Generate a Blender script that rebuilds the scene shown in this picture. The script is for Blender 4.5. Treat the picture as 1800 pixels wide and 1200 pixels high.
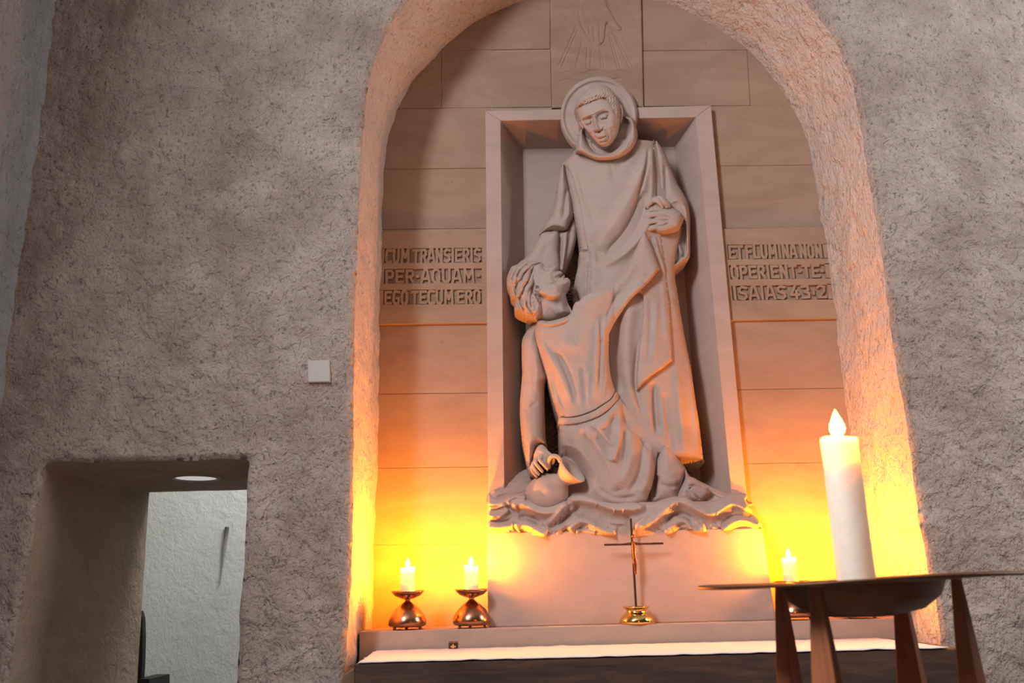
import bpy, math, random
import numpy as np
from mathutils import Matrix, Vector, noise as mnoise
random.seed(7); rng = np.random.default_rng(7)
for o in list(bpy.data.objects): bpy.data.objects.remove(o)
scn = bpy.context.scene
COL = scn.collection
# ------------------------------------------------------------------ camera
F = 1536.0; PITCH = math.atan(437/1536.0); ROLL = 0.025; CAMZ = 1.4
fwd = np.array([0, math.cos(PITCH), math.sin(PITCH)])
U0 = np.array([0, -math.sin(PITCH), math.cos(PITCH)]); XA = np.array([1.0, 0, 0])
RT = math.cos(ROLL)*XA - math.sin(ROLL)*U0
UP = math.sin(ROLL)*XA + math.cos(ROLL)*U0
cam = bpy.data.cameras.new('camera'); co = bpy.data.objects.new('camera', cam); COL.objects.link(co)
co.matrix_world = Matrix(((RT[0], UP[0], -fwd[0], 0), (RT[1], UP[1], -fwd[1], 0), (RT[2], UP[2], -fwd[2], CAMZ), (0, 0, 0, 1)))
cam.sensor_width = 36; cam.lens = 36*F/1800; cam.clip_start = 0.05
cam.dof.use_dof = True; cam.dof.focus_distance = 3.95; cam.dof.aperture_fstop = 4.5
scn.camera = co
# ------------------------------------------------------------------ light
scn.view_settings.view_transform = 'Standard'; scn.view_settings.look = 'None'
scn.view_settings.gamma = 1; scn.view_settings.use_curve_mapping = False
scn.view_settings.exposure = 0.0
w = bpy.data.worlds.new('world'); scn.world = w; w.use_nodes = True
w.node_tree.nodes['Background'].inputs[0].default_value = (0.80, 0.84, 0.92, 1)
w.node_tree.nodes['Background'].inputs[1].default_value = 0.045
def area_light(name, loc, target, sx, sy, power, color):
    l = bpy.data.lights.new(name, 'AREA'); l.shape = 'RECTANGLE'; l.size = sx; l.size_y = sy
    l.energy = power; l.color = color
    o = bpy.data.objects.new(name, l); COL.objects.link(o); o.location = loc
    o.rotation_euler = (Vector(target)-Vector(loc)).to_track_quat('-Z', 'Y').to_euler()
    return o
area_light('window_daylight', (-1.86, -0.15, 4.2), (0.0, -0.25, 3.80), 1.35, 1.3, 325, (0.90, 0.93, 1.0))
area_light('right_raking_fill', (4.3, 2.5, 3.6), (1.6, 3.2, 2.2), 1.0, 1.6, 84, (0.95, 0.96, 1.0))  # fill added to rake the right wall
area_light('passage_daylight', (-0.6, 4.9, 3.2), (-1.6, 5.6, 1.6), 0.7, 0.7, 48, (0.95, 0.98, 1.0))
FLAME_S = 8000.0; FLAME_COL = (1.0, 0.275, 0.005)

# ------------------------------------------------------------------ helpers
def pt(px, py, Y):
    px = np.asarray(px, float); py = np.asarray(py, float)
    a = (px-900)/F; b = -(py-600)/F
    d = [a*RT[i]+b*UP[i]+fwd[i] for i in range(3)]
    s = Y/d[1]
    return np.stack([d[0]*s, np.broadcast_to(np.asarray(Y, float), s.shape)*1.0, d[2]*s+CAMZ], -1)
def P3(px, py, Y): return tuple(float(v) for v in pt(px, py, Y))
LOC = {}
def link(o, parent=None):
    COL.objects.link(o)
    if parent is not None: o.parent = parent
def wloc(o):
    v = Vector(o.location); p = o.parent
    while p: v = v+Vector(p.location); p = p.parent
    return v
def mesh(name, verts, faces, mat, parent=None, smooth=True, loc=None):
    V = np.asarray(verts, float).reshape(-1, 3)
    if parent is not None: base = np.array(wloc(parent)); l = Vector((0, 0, 0))
    elif loc is not None: base = np.array(loc); l = Vector(loc)
    else: base = np.zeros(3); l = Vector((0, 0, 0))
    me = bpy.data.meshes.new(name)
    me.from_pydata((V-base).tolist(), [], faces if isinstance(faces, list) else faces.tolist())
    me.validate(); me.update()
    if smooth: me.polygons.foreach_set('use_smooth', [True]*len(me.polygons))
    if mat: me.materials.append(mat)
    o = bpy.data.objects.new(name, me); o.location = l
    link(o, parent); return o
def empty(name, loc, label, cat, group=None):
    o = bpy.data.objects.new(name, None); o.empty_display_size = 0.05; o.location = loc
    link(o); o['label'] = label; o['category'] = cat
    if group: o['group'] = group
    return o
def tag(o, label, cat, group=None):
    o['label'] = label; o['category'] = cat
    if group: o['group'] = group
    return o
def struct(o): o['kind'] = 'structure'; return o
def box_vf(c):   # c: 8 corners, front quad (4) then back quad (4)
    return c, [(0, 1, 2, 3), (7, 6, 5, 4), (0, 4, 5, 1), (1, 5, 6, 2), (2, 6, 7, 3), (3, 7, 4, 0)]
class MB:
    def __init__(s): s.v = []; s.f = []
    def add(s, v, f):
        n = len(s.v); s.v += [tuple(x) for x in v]; s.f += [tuple(i+n for i in q) for q in f]
    def box(s, x0, x1, y0, y1, z0, z1):
        s.add([(x0, y0, z0), (x1, y0, z0), (x1, y0, z1), (x0, y0, z1), (x0, y1, z0), (x1, y1, z0), (x1, y1, z1), (x0, y1, z1)],
              [(0, 1, 2, 3), (7, 6, 5, 4), (0, 4, 5, 1), (1, 5, 6, 2), (2, 6, 7, 3), (3, 7, 4, 0)])
    def pbox(s, quad, Yf, Yb, inset=0.0):   # quad of photo px on plane Yf extruded straight back to Yb
        fr = pt([q[0] for q in quad], [q[1] for q in quad], Yf); bk = fr.copy(); bk[:, 1] = Yb
        s.add(np.vstack([fr, bk]).tolist(), box_vf(None)[1])
    def lathe(s, prof, c=(0, 0, 0), n=40, axis=None):
        c = np.array(c, float)
        if axis is None: M = np.eye(3)
        else:
            M = np.array(Vector(axis).normalized().to_track_quat('Z', 'Y').to_matrix())
        k = len(s.v)
        for r, z in prof:
            for i in range(n):
                a = 2*math.pi*i/n
                s.v.append(tuple(c+M@np.array([r*math.cos(a), r*math.sin(a), z])))
        for j in range(len(prof)-1):
            for i in range(n):
                s.f.append((k+j*n+i, k+j*n+(i+1) % n, k+(j+1)*n+(i+1) % n, k+(j+1)*n+i))
    def tube(s, pts, rad, n=10, cap=True):
        pts = [Vector(p) for p in pts]; k = len(s.v); m = len(pts)
        if not hasattr(rad, '__len__'): rad = [rad]*m
        ref = None
        for i, p in enumerate(pts):
            t = (pts[min(i+1, m-1)]-pts[max(i-1, 0)]).normalized()
            if ref is None: ref = t.orthogonal().normalized()
            ref = (ref-t*ref.dot(t)).normalized(); b = t.cross(ref)
            for j in range(n):
                a = 2*math.pi*j/n; s.v.append(tuple(p+(ref*math.cos(a)+b*math.sin(a))*rad[i]))
        for i in range(m-1):
            for j in range(n):
                s.f.append((k+i*n+j, k+i*n+(j+1) % n, k+(i+1)*n+(j+1) % n, k+(i+1)*n+j))
        if cap: s.f.append(tuple(k+j for j in range(n))); s.f.append(tuple(k+(m-1)*n+j for j in reversed(range(n))))
    def ball(s, c, r, n=16, m=10, sc=(1, 1, 1)):
        prof = [(r*math.sin(math.pi*j/m)+1e-5, -r*math.cos(math.pi*j/m)) for j in range(m+1)]
        k = len(s.v); s.lathe(prof, (0, 0, 0), n)
        for i in range(k, len(s.v)):
            x, y, z = s.v[i]; s.v[i] = (c[0]+x*sc[0], c[1]+y*sc[1], c[2]+z*sc[2])
    def build(s, name, mat, parent=None, smooth=True, loc=None): return mesh(name, s.v, s.f, mat, parent, smooth, loc)
def bevel(o, wd=0.004, seg=2, ang=35):
    m = o.modifiers.new('bevel', 'BEVEL'); m.width = wd; m.segments = seg; m.limit_method = 'ANGLE'; m.angle_limit = math.radians(ang)
    return o
def cr(P, closed=False, sub=6):
    P = np.array(P, float); n = len(P)
    if n < 3 and not closed: return P
    out = []
    rngi = range(n if closed else n-1)
    for i in rngi:
        if closed: a, b, c, d = P[(i-1) % n], P[i], P[(i+1) % n], P[(i+2) % n]
        else: a, b, c, d = P[max(i-1, 0)], P[i], P[i+1], P[min(i+2, n-1)]
        for k in range(sub):
            t = k/sub
            out.append(0.5*((2*b)+(-a+c)*t+(2*a-5*b+4*c-d)*t*t+(-a+3*b-3*c+d)*t**3))
    if not closed: out.append(P[-1])
    return np.array(out)
def poly_near(Q, poly, closed=True):
    """distance, nearest pt, signed cross, param for points Q to polyline"""
    A = poly; B = np.roll(poly, -1, 0) if closed else poly[1:]
    if not closed: A = poly[:-1]
    best = np.full(len(Q), 1e18); near = np.zeros((len(Q), A.shape[1])); sg = np.zeros(len(Q)); tt = np.zeros(len(Q))
    L = np.linalg.norm((B-A)[:, :2], axis=1); cum = np.concatenate([[0], np.cumsum(L)]); tot = cum[-1]+1e-9
    for i in range(len(A)):
        a, b = A[i], B[i]; ab = (b-a)[:2]; l2 = ab@ab
        if l2 < 1e-10: continue
        t = np.clip(((Q-a[:2])@ab)/l2, 0, 1)
        n_ = a+t[:, None]*(b-a)
        d = ((Q-n_[:, :2])**2).sum(1)
        m = d < best
        best[m] = d[m]; near[m] = n_[m]
        c = ab[0]*(Q[:, 1]-a[1])-ab[1]*(Q[:, 0]-a[0])
        sg[m] = np.sign(c[m]); tt[m] = ((cum[i]+t*L[i])/tot)[m]
    return np.sqrt(best), near, sg, tt
def inside(Q, poly):
    x, y = Q[:, 0], Q[:, 1]; r = np.zeros(len(Q), bool)
    B = np.roll(poly, -1, 0)
    for a, b in zip(poly, B):
        c = (a[1] > y) != (b[1] > y)
        if not c.any(): continue
        xi = (b[0]-a[0])*(y-a[1])/((b[1]-a[1])+1e-12)+a[0]
        r ^= c & (x < xi)
    return r
def sdf(Q, poly):
    d, n, _, _ = poly_near(Q, poly)
    return np.where(inside(Q, poly), d, -d), n[:, :2]
PXM = 0.0025
NSEED = [0]
def lump(Q, sc, seed=0):   # cheap smooth noise, about -1..1
    r = np.random.default_rng(seed); v = np.zeros(len(Q))
    for k in range(10):
        a = r.uniform(0, 6.28); f = sc*r.uniform(.6, 1.7); v += np.sin((Q[:, 0]*math.cos(a)+Q[:, 1]*math.sin(a))*f+r.uniform(0, 6.28))
    return v/4
def strokes_h(Q, strokes):
    h = np.zeros(len(Q))
    for s in strokes:
        kind, pts, wd, amp = s[:4]; wd2 = s[4] if len(s) > 4 else wd; tap = s[5] if len(s) > 5 else .18
        reach = 3.2*max(wd, wd2)
        C = cr(pts, kind == 'p', 4)
        mn = C.min(0)-reach; mx = C.max(0)+reach
        m = (Q[:, 0] > mn[0]) & (Q[:, 0] < mx[0]) & (Q[:, 1] > mn[1]) & (Q[:, 1] < mx[1])
        if not m.any(): continue
        q = Q[m]
        if kind == 'p':
            d, _ = sdf(q, C); h[m] += amp*np.clip(d/wd+.5, 0, 1); continue
        d, _, sg, t = poly_near(q, C, False)
        tp = np.clip(np.minimum(t, 1-t)/max(tap, 1e-3), 0, 1) if tap > 0 else 1.0
        tp = tp**.7
        if kind == 'r': v = np.exp(-(d/wd)**2)
        elif kind == 'a':   # asymmetric ridge: wd on the right of travel, wd2 on the left
            ww = np.where(sg > 0, wd, wd2); v = np.exp(-(d/ww)**1.5)
        h[m] += amp*v*tp
    return h
def layer(name, polys, base, H, W, strokes=(), caps=(), step=1.6, mat=None, parent=None, back=None, extra=None, rough=.0006, mirror=None, open_sub=5, power=2.0):
    """a carved piece: outline(s) in photo px give its silhouette, base/H/W its own depth and roundness; solid back to 'back'"""
    polys = [cr(p, True, open_sub) for p in polys]
    capl = [cr(c, False, 4) for c in caps]
    allp = np.vstack([p for p in polys]+[np.vstack([c[:, :2]-c[:, 3:4], c[:, :2]+c[:, 3:4]]) for c in capl])
    mn = allp.min(0)-2*step; mx = allp.max(0)+2*step
    nx = int((mx[0]-mn[0])/step)+2; ny = int((mx[1]-mn[1])/step)+2
    gx, gy = np.meshgrid(mn[0]+np.arange(nx)*step, mn[1]+np.arange(ny)*step)
    Q = np.stack([gx.ravel(), gy.ravel()], 1)
    sd = np.full(len(Q), -1e9); nr = Q.copy()
    for p in polys:
        d, n_ = sdf(Q, p); m = d > sd; sd[m] = d[m]; nr[m] = n_[m]
    dpoly = sd.copy()
    cd = []
    for c in capl:
        d, n_, _, _ = poly_near(Q, c, False); r = n_[:, 3]
        s_ = r-d; m = s_ > sd; sd[m] = s_[m]
        dirv = (Q-n_[:, :2])/(d[:, None]+1e-9); nr[m] = (n_[:, :2]+dirv*r[:, None])[m]
        cd.append((d, n_))
    keep = sd > -.72*step
    snap = keep & (np.abs(sd) < .72*step)
    Q[snap] = nr[snap]
    sd = np.where(snap, 0, sd)
    idx = -np.ones(len(Q), int); kk = np.where(keep)[0]; idx[kk] = np.arange(len(kk))
    q = Q[kk]; s_in = np.clip(np.maximum(dpoly[kk], 0), 0, None); s_in[snap[kk]] = 0
    t = np.clip(s_in/W, 0, 1)
    h = H*(1-(1-t)**power)**(1/power)
    h = np.where(dpoly[kk] < -0.5, -0.004, h) if capl else h
    h = h+strokes_h(q, strokes)*np.clip(s_in/3+.15, 0, 1)
    for d, n_ in cd:
        d = d[kk]; n2 = n_[kk]; r = n2[:, 3]
        v = n2[:, 2]+np.sqrt(np.clip(r*r-d*d, 0, None))*PXM
        h = np.where(d < r+.3*step, np.maximum(h, v), h)
    if extra is not None: h = h+extra(q)
    if rough:
        h = h+rough*lump(q, .35, 3)+rough*.6*lump(q, .9, 5)
    Y = (base(q) if callable(base) else base)-h
    V = pt(q[:, 0], q[:, 1], Y)
    K = keep.reshape(ny, nx); I = idx.reshape(ny, nx)
    ok = K[:-1, :-1] & K[1:, :-1] & K[:-1, 1:] & K[1:, 1:]
    a = I[:-1, :-1][ok]; b = I[:-1, 1:][ok]; c = I[1:, 1:][ok]; d = I[1:, :-1][ok]
    fac = np.stack([a, d, c, b], 1)
    # boundary edges
    e = np.vstack([fac[:, [0, 1]], fac[:, [1, 2]], fac[:, [2, 3]], fac[:, [3, 0]]])
    key = np.sort(e, 1); key = key[:, 0].astype(np.int64)*len(V)+key[:, 1]
    u, inv, cnt = np.unique(key, return_inverse=True, return_counts=True)
    be = e[cnt[inv.ravel()] == 1]
    used = np.unique(be)
    mp = -np.ones(len(V), int); mp[used] = np.arange(len(used))
    n0 = len(V); nb = len(used)
    top = V[used]; bk = top.copy(); bk[:, 1] = np.maximum(back, top[:, 1]+.004)
    VV = np.vstack([V, top, bk])
    sk = np.stack([be[:, 1], be[:, 0]], 1); sk = mp[sk]
    skirt = np.stack([n0+sk[:, 0], n0+sk[:, 1], n0+nb+sk[:, 1], n0+nb+sk[:, 0]], 1)
    return mesh(name, VV, np.vstack([fac, skirt]), mat, parent)

# ------------------------------------------------------------------ materials
def newmat(name):
    m = bpy.data.materials.new(name); m.use_nodes = True; nt = m.node_tree
    return m, nt, nt.nodes['Principled BSDF']
def N(nt, t, **kw):
    n = nt.nodes.new(t)
    for k, v in kw.items():
        if k.startswith('i_'): n.inputs[k[2:].replace('_', ' ')].default_value = v
        else: setattr(n, k, v)
    return n
def ramp(nt, fac, stops):
    r = nt.nodes.new('ShaderNodeValToRGB'); e = r.color_ramp.elements
    while len(e) < len(stops): e.new(.5)
    for i, (p, c) in enumerate(stops): e[i].position = p; e[i].color = (*c, 1)
    nt.links.new(fac, r.inputs[0]); return r.outputs[0]
def mixc(nt, fac, a, b, mode='MIX'):
    m = nt.nodes.new('ShaderNodeMix'); m.data_type = 'RGBA'; m.blend_type = mode
    for sock, v in ((m.inputs[0], fac), (m.inputs[6], a), (m.inputs[7], b)):
        if hasattr(v, 'default_value') or hasattr(v, 'is_linked'): nt.links.new(v, sock)
        else: sock.default_value = v if not isinstance(v, tuple) else (*v, 1)
    return m.outputs[2]
def pos(nt, scale=(1, 1, 1), rot=(0, 0, 0)):
    g = nt.nodes.new('ShaderNodeNewGeometry'); mp = nt.nodes.new('ShaderNodeMapping')
    mp.inputs['Scale'].default_value = scale; mp.inputs['Rotation'].default_value = rot
    nt.links.new(g.outputs['Position'], mp.inputs[0]); return mp.outputs[0]
def noise(nt, vec, scale, detail=6, rough=.6, dist=0.0):
    n = nt.nodes.new('ShaderNodeTexNoise'); n.inputs['Scale'].default_value = scale; n.inputs['Detail'].default_value = detail
    n.inputs['Roughness'].default_value = rough; n.inputs['Distortion'].default_value = dist
    nt.links.new(vec, n.inputs['Vector']); return n.outputs['Fac']
def math_(nt, op, a, b):
    m = nt.nodes.new('ShaderNodeMath'); m.operation = op
    for s, v in ((m.inputs[0], a), (m.inputs[1], b)):
        if isinstance(v, (int, float)): s.default_value = v
        else: nt.links.new(v, s)
    return m.outputs[0]
def bump(nt, bs, h, strength, dist, prev=None):
    b = nt.nodes.new('ShaderNodeBump'); b.inputs['Strength'].default_value = strength; b.inputs['Distance'].default_value = dist
    nt.links.new(h, b.inputs['Height'])
    if prev is not None: nt.links.new(prev, b.inputs['Normal'])
    return b.outputs[0]
def plaster(name, c1, c2, fleck, bstr=1.0, fl=.5):
    m, nt, bs = newmat(name)
    v = pos(nt)
    n1 = noise(nt, v, 3.0, 8, .65)
    n2 = noise(nt, pos(nt, (1, 1, .8)), 75, 4, .6, .35)
    n3 = noise(nt, pos(nt, (1, 1, 1), (0.4, 0.7, 0.3)), 12, 4, .58, .5)
    vs = nt.nodes.new('ShaderNodeTexVoronoi'); vs.inputs['Scale'].default_value = 130; nt.links.new(v, vs.inputs['Vector'])
    col = ramp(nt, n1, [(.3, c1), (.7, c2)])
    n5 = noise(nt, pos(nt, (1, 1, .7), (0.2, 0.3, 0.9)), 40, 5, .62, .3)
    f = ramp(nt, math_(nt, 'MULTIPLY', n2, n5), [(.150, (1, 1, 1)), (.195, (0, 0, 0))])
    f2 = nt.nodes.new('ShaderNodeMath'); f2.operation = 'MULTIPLY'; nt.links.new(f, f2.inputs[0]); f2.inputs[1].default_value = fl
    col = mixc(nt, f2.outputs[0], col, fleck)
    nt.links.new(col, bs.inputs['Base Color'])
    bs.inputs['Roughness'].default_value = .92; bs.inputs['Specular IOR Level'].default_value = .15
    grain = ramp(nt, vs.outputs['Distance'], [(0, (1, 1, 1)), (.55, (0, 0, 0))])
    a = bump(nt, bs, n3, 1.0*bstr, .035)
    b = bump(nt, bs, n5, 1.0*bstr, .017, a)
    b = bump(nt, bs, n2, 1.0*bstr, .008, b)
    c = bump(nt, bs, grain, .35*bstr, .002, b)
    nt.links.new(c, bs.inputs['Normal']); return m
def stone(name, c1, c2, spot, spots=.6, bstr=.25):
    m, nt, bs = newmat(name)
    v = pos(nt)
    n1 = noise(nt, pos(nt, (1, 1, 2.2)), 2.6, 7, .6, 1.4)
    n2 = noise(nt, v, 42, 5, .6, .6)
    n3 = noise(nt, v, 240, 3, .6)
    n4 = noise(nt, v, 7.5, 4, .5, .3)
    col = ramp(nt, n1, [(.28, c1), (.72, c2)])
    f = ramp(nt, n2, [(.62, (0, 0, 0)), (.70, (1, 1, 1))])
    g = ramp(nt, n4, [(.49, (0, 0, 0)), (.60, (1, 1, 1))])
    ff = math_(nt, 'MULTIPLY', math_(nt, 'MULTIPLY', f, g), spots)
    col = mixc(nt, ff, col, spot)
    col = mixc(nt, math_(nt, 'MULTIPLY', n3, .12), col, (c1[0]*.7, c1[1]*.65, c1[2]*.6))
    nt.links.new(col, bs.inputs['Base Color'])
    bs.inputs['Roughness'].default_value = .78; bs.inputs['Specular IOR Level'].default_value = .25
    a = bump(nt, bs, n2, bstr, .003); b = bump(nt, bs, n3, bstr*.8, .0012, a)
    nt.links.new(b, bs.inputs['Normal']); return m
def simple(name, col, rough=.5, metal=0, var=.0, scale=20, bst=0, bd=.002, stretch=(1, 1, 1), col2=None):
    m, nt, bs = newmat(name); v = pos(nt, stretch)
    n = noise(nt, v, scale, 6, .6, .8)
    c2 = col2 or tuple(max(0, x*(1-var)) for x in col)
    nt.links.new(ramp(nt, n, [(.3, c2), (.7, col)]), bs.inputs['Base Color'])
    bs.inputs['Roughness'].default_value = rough; bs.inputs['Metallic'].default_value = metal
    if bst: nt.links.new(bump(nt, bs, n, bst, bd), bs.inputs['Normal'])
    return m
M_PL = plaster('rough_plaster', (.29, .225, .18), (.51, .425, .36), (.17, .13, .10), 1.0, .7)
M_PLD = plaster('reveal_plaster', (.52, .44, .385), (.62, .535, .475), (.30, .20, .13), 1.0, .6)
M_PLL = plaster('side_wall_plaster', (.28, .28, .275), (.35, .35, .345), (.13, .12, .11), .8)
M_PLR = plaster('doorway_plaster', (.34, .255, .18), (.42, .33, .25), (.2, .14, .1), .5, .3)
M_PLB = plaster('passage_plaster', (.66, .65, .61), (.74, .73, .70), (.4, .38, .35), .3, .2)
M_ST = stone('ashlar_stone', (.28, .185, .125), (.37, .255, .18), (.28, .14, .07))
M_SC = stone('carved_stone', (.39, .295, .247), (.46, .352, .302), (.34, .17, .10), .35, .16)
M_LE = stone('ledge_stone', (.35, .265, .215), (.42, .32, .265), (.24, .14, .09), .6)
M_RG = stone('broken_stone', (.42, .28, .18), (.6, .45, .3), (.2, .1, .05), .8, 1.0)
M_WAX = None
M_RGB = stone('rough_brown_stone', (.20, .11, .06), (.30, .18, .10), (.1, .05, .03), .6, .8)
def wax():
    m, nt, bs = newmat('candle_wax')
    n = noise(nt, pos(nt), 40, 3)
    nt.links.new(ramp(nt, n, [(.3, (.72, .64, .53)), (.7, (.77, .70, .60))]), bs.inputs['Base Color'])
    bs.inputs['Roughness'].default_value = .45; bs.inputs['Subsurface Weight'].default_value = 1
    bs.inputs['Subsurface Radius'].default_value = (1, .62, .28); bs.inputs['Subsurface Scale'].default_value = .13
    return m
M_WAX = wax()
def flame_mat(s):
    m, nt, bs = newmat('candle_flame'); nt.nodes.remove(bs)
    e = nt.nodes.new('ShaderNodeEmission'); e.inputs[0].default_value = (*FLAME_COL, 1); e.inputs[1].default_value = s
    # hotter core near the wick: slight procedural variation
    n = noise(nt, pos(nt), 30, 2)
    nt.links.new(ramp(nt, n, [(.3, FLAME_COL), (.7, (1, .295, .007))]), e.inputs[0])
    nt.links.new(e.outputs[0], nt.nodes['Material Output'].inputs[0]); return m
M_FL = flame_mat(FLAME_S); M_FLB = flame_mat(850)
M_CU = simple('polished_copper', (.42, .205, .12), .24, 1, .25, 12)
M_BR = simple('polished_brass', (.80, .55, .20), .13, 1, .15, 10)
M_DK = simple('dark_bronze', (.10, .055, .04), .4, .8, .3, 60)
M_CO = simple('bronze_figure', (.28, .11, .05), .4, 1, .3, 60)
M_PLATE = simple('aged_bronze_plate', (.15, .065, .03), .42, .9, .45, 5, .05)
M_WD = simple('reddish_wood', (.34, .10, .028), .5, 0, .45, 10, .2, .002, (6, 6, .5))
M_AL = simple('dark_walnut', (.085, .042, .022), .8, 0, .6, 7, .3, .004, (.6, 4, 5), (.022, .011, .006))
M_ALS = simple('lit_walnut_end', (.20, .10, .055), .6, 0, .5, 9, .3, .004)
M_CL = simple('white_linen', (.62, .58, .565), .85, 0, .03, 300, .2, .0006)
M_WICK = simple('black_wick', (.02, .015, .01), .9)
M_SW = simple('cream_plastic', (.42, .37, .325), .5, 0, .05, 30)
M_FLOOR = simple('floor_stone', (.34, .29, .25), .7, 0, .3, 4, .1)
M_CEIL = simple('ceiling_paint', (.6, .58, .55), .9, 0, .05, 4)
M_IRON = simple('black_iron', (.02, .018, .016), .6, .4)

# ------------------------------------------------------------------ room shell
YW = 3.4; YB = 3.98; ZT = 4.9
back_px = [(655, 1103), (657, 1010), (660, 900), (664, 800), (666, 700), (667, 600), (670, 500), (672, 400), (675, 300), (681, 250), (690, 215), (704, 180), (732, 135), (760, 105), (790, 75), (835, 42), (880, 20), (937, 0), (1000, -12), (1045, -15), (1095, -9), (1138, 0), (1189, 14), (1233, 37), (1278, 64), (1313, 89), (1351, 127), (1378, 164), (1398, 200), (1411, 224), (1423, 260), (1433, 320), (1445, 400), (1455, 470), (1468, 560), (1483, 682), (1493, 760), (1505, 850), (1518, 950), (1536, 1090)]
front_px = [(605, 1165), (612, 1075), (617, 990), (619, 900), (619, 810), (620, 710), (622, 560), (626, 450), (631, 350), (636, 250), (640, 200), (645, 150), (655, 110), (669, 73), (690, 33), (712, 2), (740, -35), (775, -75), (822, -127), (875, -153), (941, -176), (1015, -190), (1073, -190), (1130, -182), (1176, -172), (1236, -158), (1288, -130), (1340, -95), (1381, -60), (1418, 0), (1438, 24), (1456, 47), (1473, 73), (1484, 98), (1500, 135), (1511, 190), (1521, 250), (1530, 320), (1545, 400), (1560, 500), (1573, 600), (1586, 680), (1603, 788), (1616, 888), (1633, 992), (1651, 1070), (1660, 1145)]
def resample(P, n):
    L = np.concatenate([[0], np.cumsum(np.linalg.norm(np.diff(P, axis=0), axis=1))])
    t = np.linspace(0, L[-1], n); return np.stack([np.interp(t, L, P[:, i]) for i in range(P.shape[1])], 1)
def metric(pxs, Y, zbot):
    P = pt([p[0] for p in pxs], [p[1] for p in pxs], Y)[:, [0, 2]]
    P = cr(P, False, 5)
    P = np.vstack([[P[0, 0], zbot], P, [P[-1, 0], zbot]])
    return resample(P, 420)
Zb = 0.95
FP = metric(front_px, YW, Zb); BP = metric(back_px, YB, Zb)
def wob(P, amp, sc, seed):
    Q = P.copy(); r = np.random.default_rng(seed)
    d = np.array([[mnoise.noise(Vector((p[0]*sc, p[1]*sc, seed)))*1.0, mnoise.noise(Vector((p[0]*sc, p[1]*sc, seed+9)))] for p in P])
    d2 = np.array([[mnoise.noise(Vector((p[0]*sc*4, p[1]*sc*4, seed))), mnoise.noise(Vector((p[0]*sc*4, p[1]*sc*4, seed+9)))] for p in P])
    return P+amp*(d+.45*d2)
FPW = wob(FP, .006, 14, 2)
def wall_grid(name, x0, x1, z0, z1, holes, step, mat, rnd=.022, nz=.0085):
    nx = int((x1-x0)/step)+1; nz_ = int((z1-z0)/step)+1
    gx, gz = np.meshgrid(np.linspace(x0, x1, nx), np.linspace(z0, z1, nz_))
    Q = np.stack([gx.ravel(), gz.ravel()], 1)
    sd = np.full(len(Q), 9.0); nr = Q.copy()
    for h in holes:
        d, n_ = sdf(Q, h); d = -d; m = d < sd; sd[m] = d[m]; nr[m] = n_[m]
    keep = sd > -.72*step; snap = keep & (np.abs(sd) < .72*step)
    Q[snap] = nr[snap]; sd[snap] = 0
    idx = -np.ones(len(Q), int); kk = np.where(keep)[0]; idx[kk] = np.arange(len(kk))
    q = Q[kk]; s = np.clip(sd[kk], 0, None)
    t = np.clip(1-s/rnd, 0, 1)
    Y = YW+rnd*(1-np.sqrt(1-t*t*.98))
    nn = np.array([mnoise.noise(Vector((a*7, b*7, 1)))+.6*mnoise.noise(Vector((a*19, b*19, 4)))+.42*mnoise.noise(Vector((a*40+b*14, b*34, 7)))+.22*abs(mnoise.noise(Vector((a*60, b*60, 8)))) for a, b in q])
    Y = Y-nz*nn*np.clip(s/.03, 0, 1)
    V = np.stack([q[:, 0], Y, q[:, 1]], 1)
    K = keep.reshape(nz_, nx); I = idx.reshape(nz_, nx)
    ok = K[:-1, :-1] & K[1:, :-1] & K[:-1, 1:] & K[1:, 1:]
    f = np.stack([I[:-1, :-1][ok], I[:-1, 1:][ok], I[1:, 1:][ok], I[1:, :-1][ok]], 1)
    return mesh(name, V, f, mat)
# doorway opening at the front plane
dl0 = pt(75, 812, YW); dl1 = pt(8, 1200, YW); dr0 = pt(436, 806, YW); dr1 = pt(414, 1200, YW)
DXL = float(dl0[0]); DXR = float(dr0[0]); DZT = float((dl0[2]+dr0[2])/2)
slL = (dl1[0]-dl0[0])/(dl1[2]-dl0[2]); slR = (dr1[0]-dr0[0])/(dr1[2]-dr0[2])
def door_poly(n=60):
    P = [(DXL+slL*(0-DZT), -0.1), (DXL+slL*(.7-DZT), .7), (DXL, float(dl0[2])), (DXR, float(dr0[2])), (DXR+slR*(.7-DZT), .7), (DXR+slR*(0-DZT), -0.1)]
    return resample(np.array(P), 200)
DP = door_poly(); DPW = wob(DP, .007, 10, 5)
XL = float(pt(50, 325, YW)[0])
wf = wall_grid('wall_front', XL-.02, 3.3, 0, ZT, [FPW, DPW], .0125, M_PL); struct(wf)
def loft(name, A, B, ya, yb, nd, mat, parent, amp=.008, rnd=.022, seed=3):
    n = len(A); V = []; C = (A.mean(0)+B.mean(0))/2
    for j in range(nd+1):
        t = j/nd; P = A*(1-t)+B*t; y = ya+rnd+(yb-ya-rnd)*t
        if j == 0: y = ya+rnd*.86
        T = np.gradient(P, axis=0); Nn = np.stack([T[:, 1], -T[:, 0]], 1); Nn /= np.linalg.norm(Nn, axis=1)[:, None]+1e-9
        wgt = amp*min(1, t*6)*min(1, (1-t)*8+.15)
        d = np.array([mnoise.noise(Vector((p[0]*9, y*9, p[1]*9+seed)))+.5*mnoise.noise(Vector((p[0]*25, y*25, p[1]*25))) for p in P])
        P = P+Nn*(wgt*d)[:, None]
        V += [(p[0], y, p[1]) for p in P]
    F_ = [(j*n+i, j*n+i+1, (j+1)*n+i+1, (j+1)*n+i) for j in range(nd) for i in range(n-1)]
    return mesh(name, V, F_, mat, parent)
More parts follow.
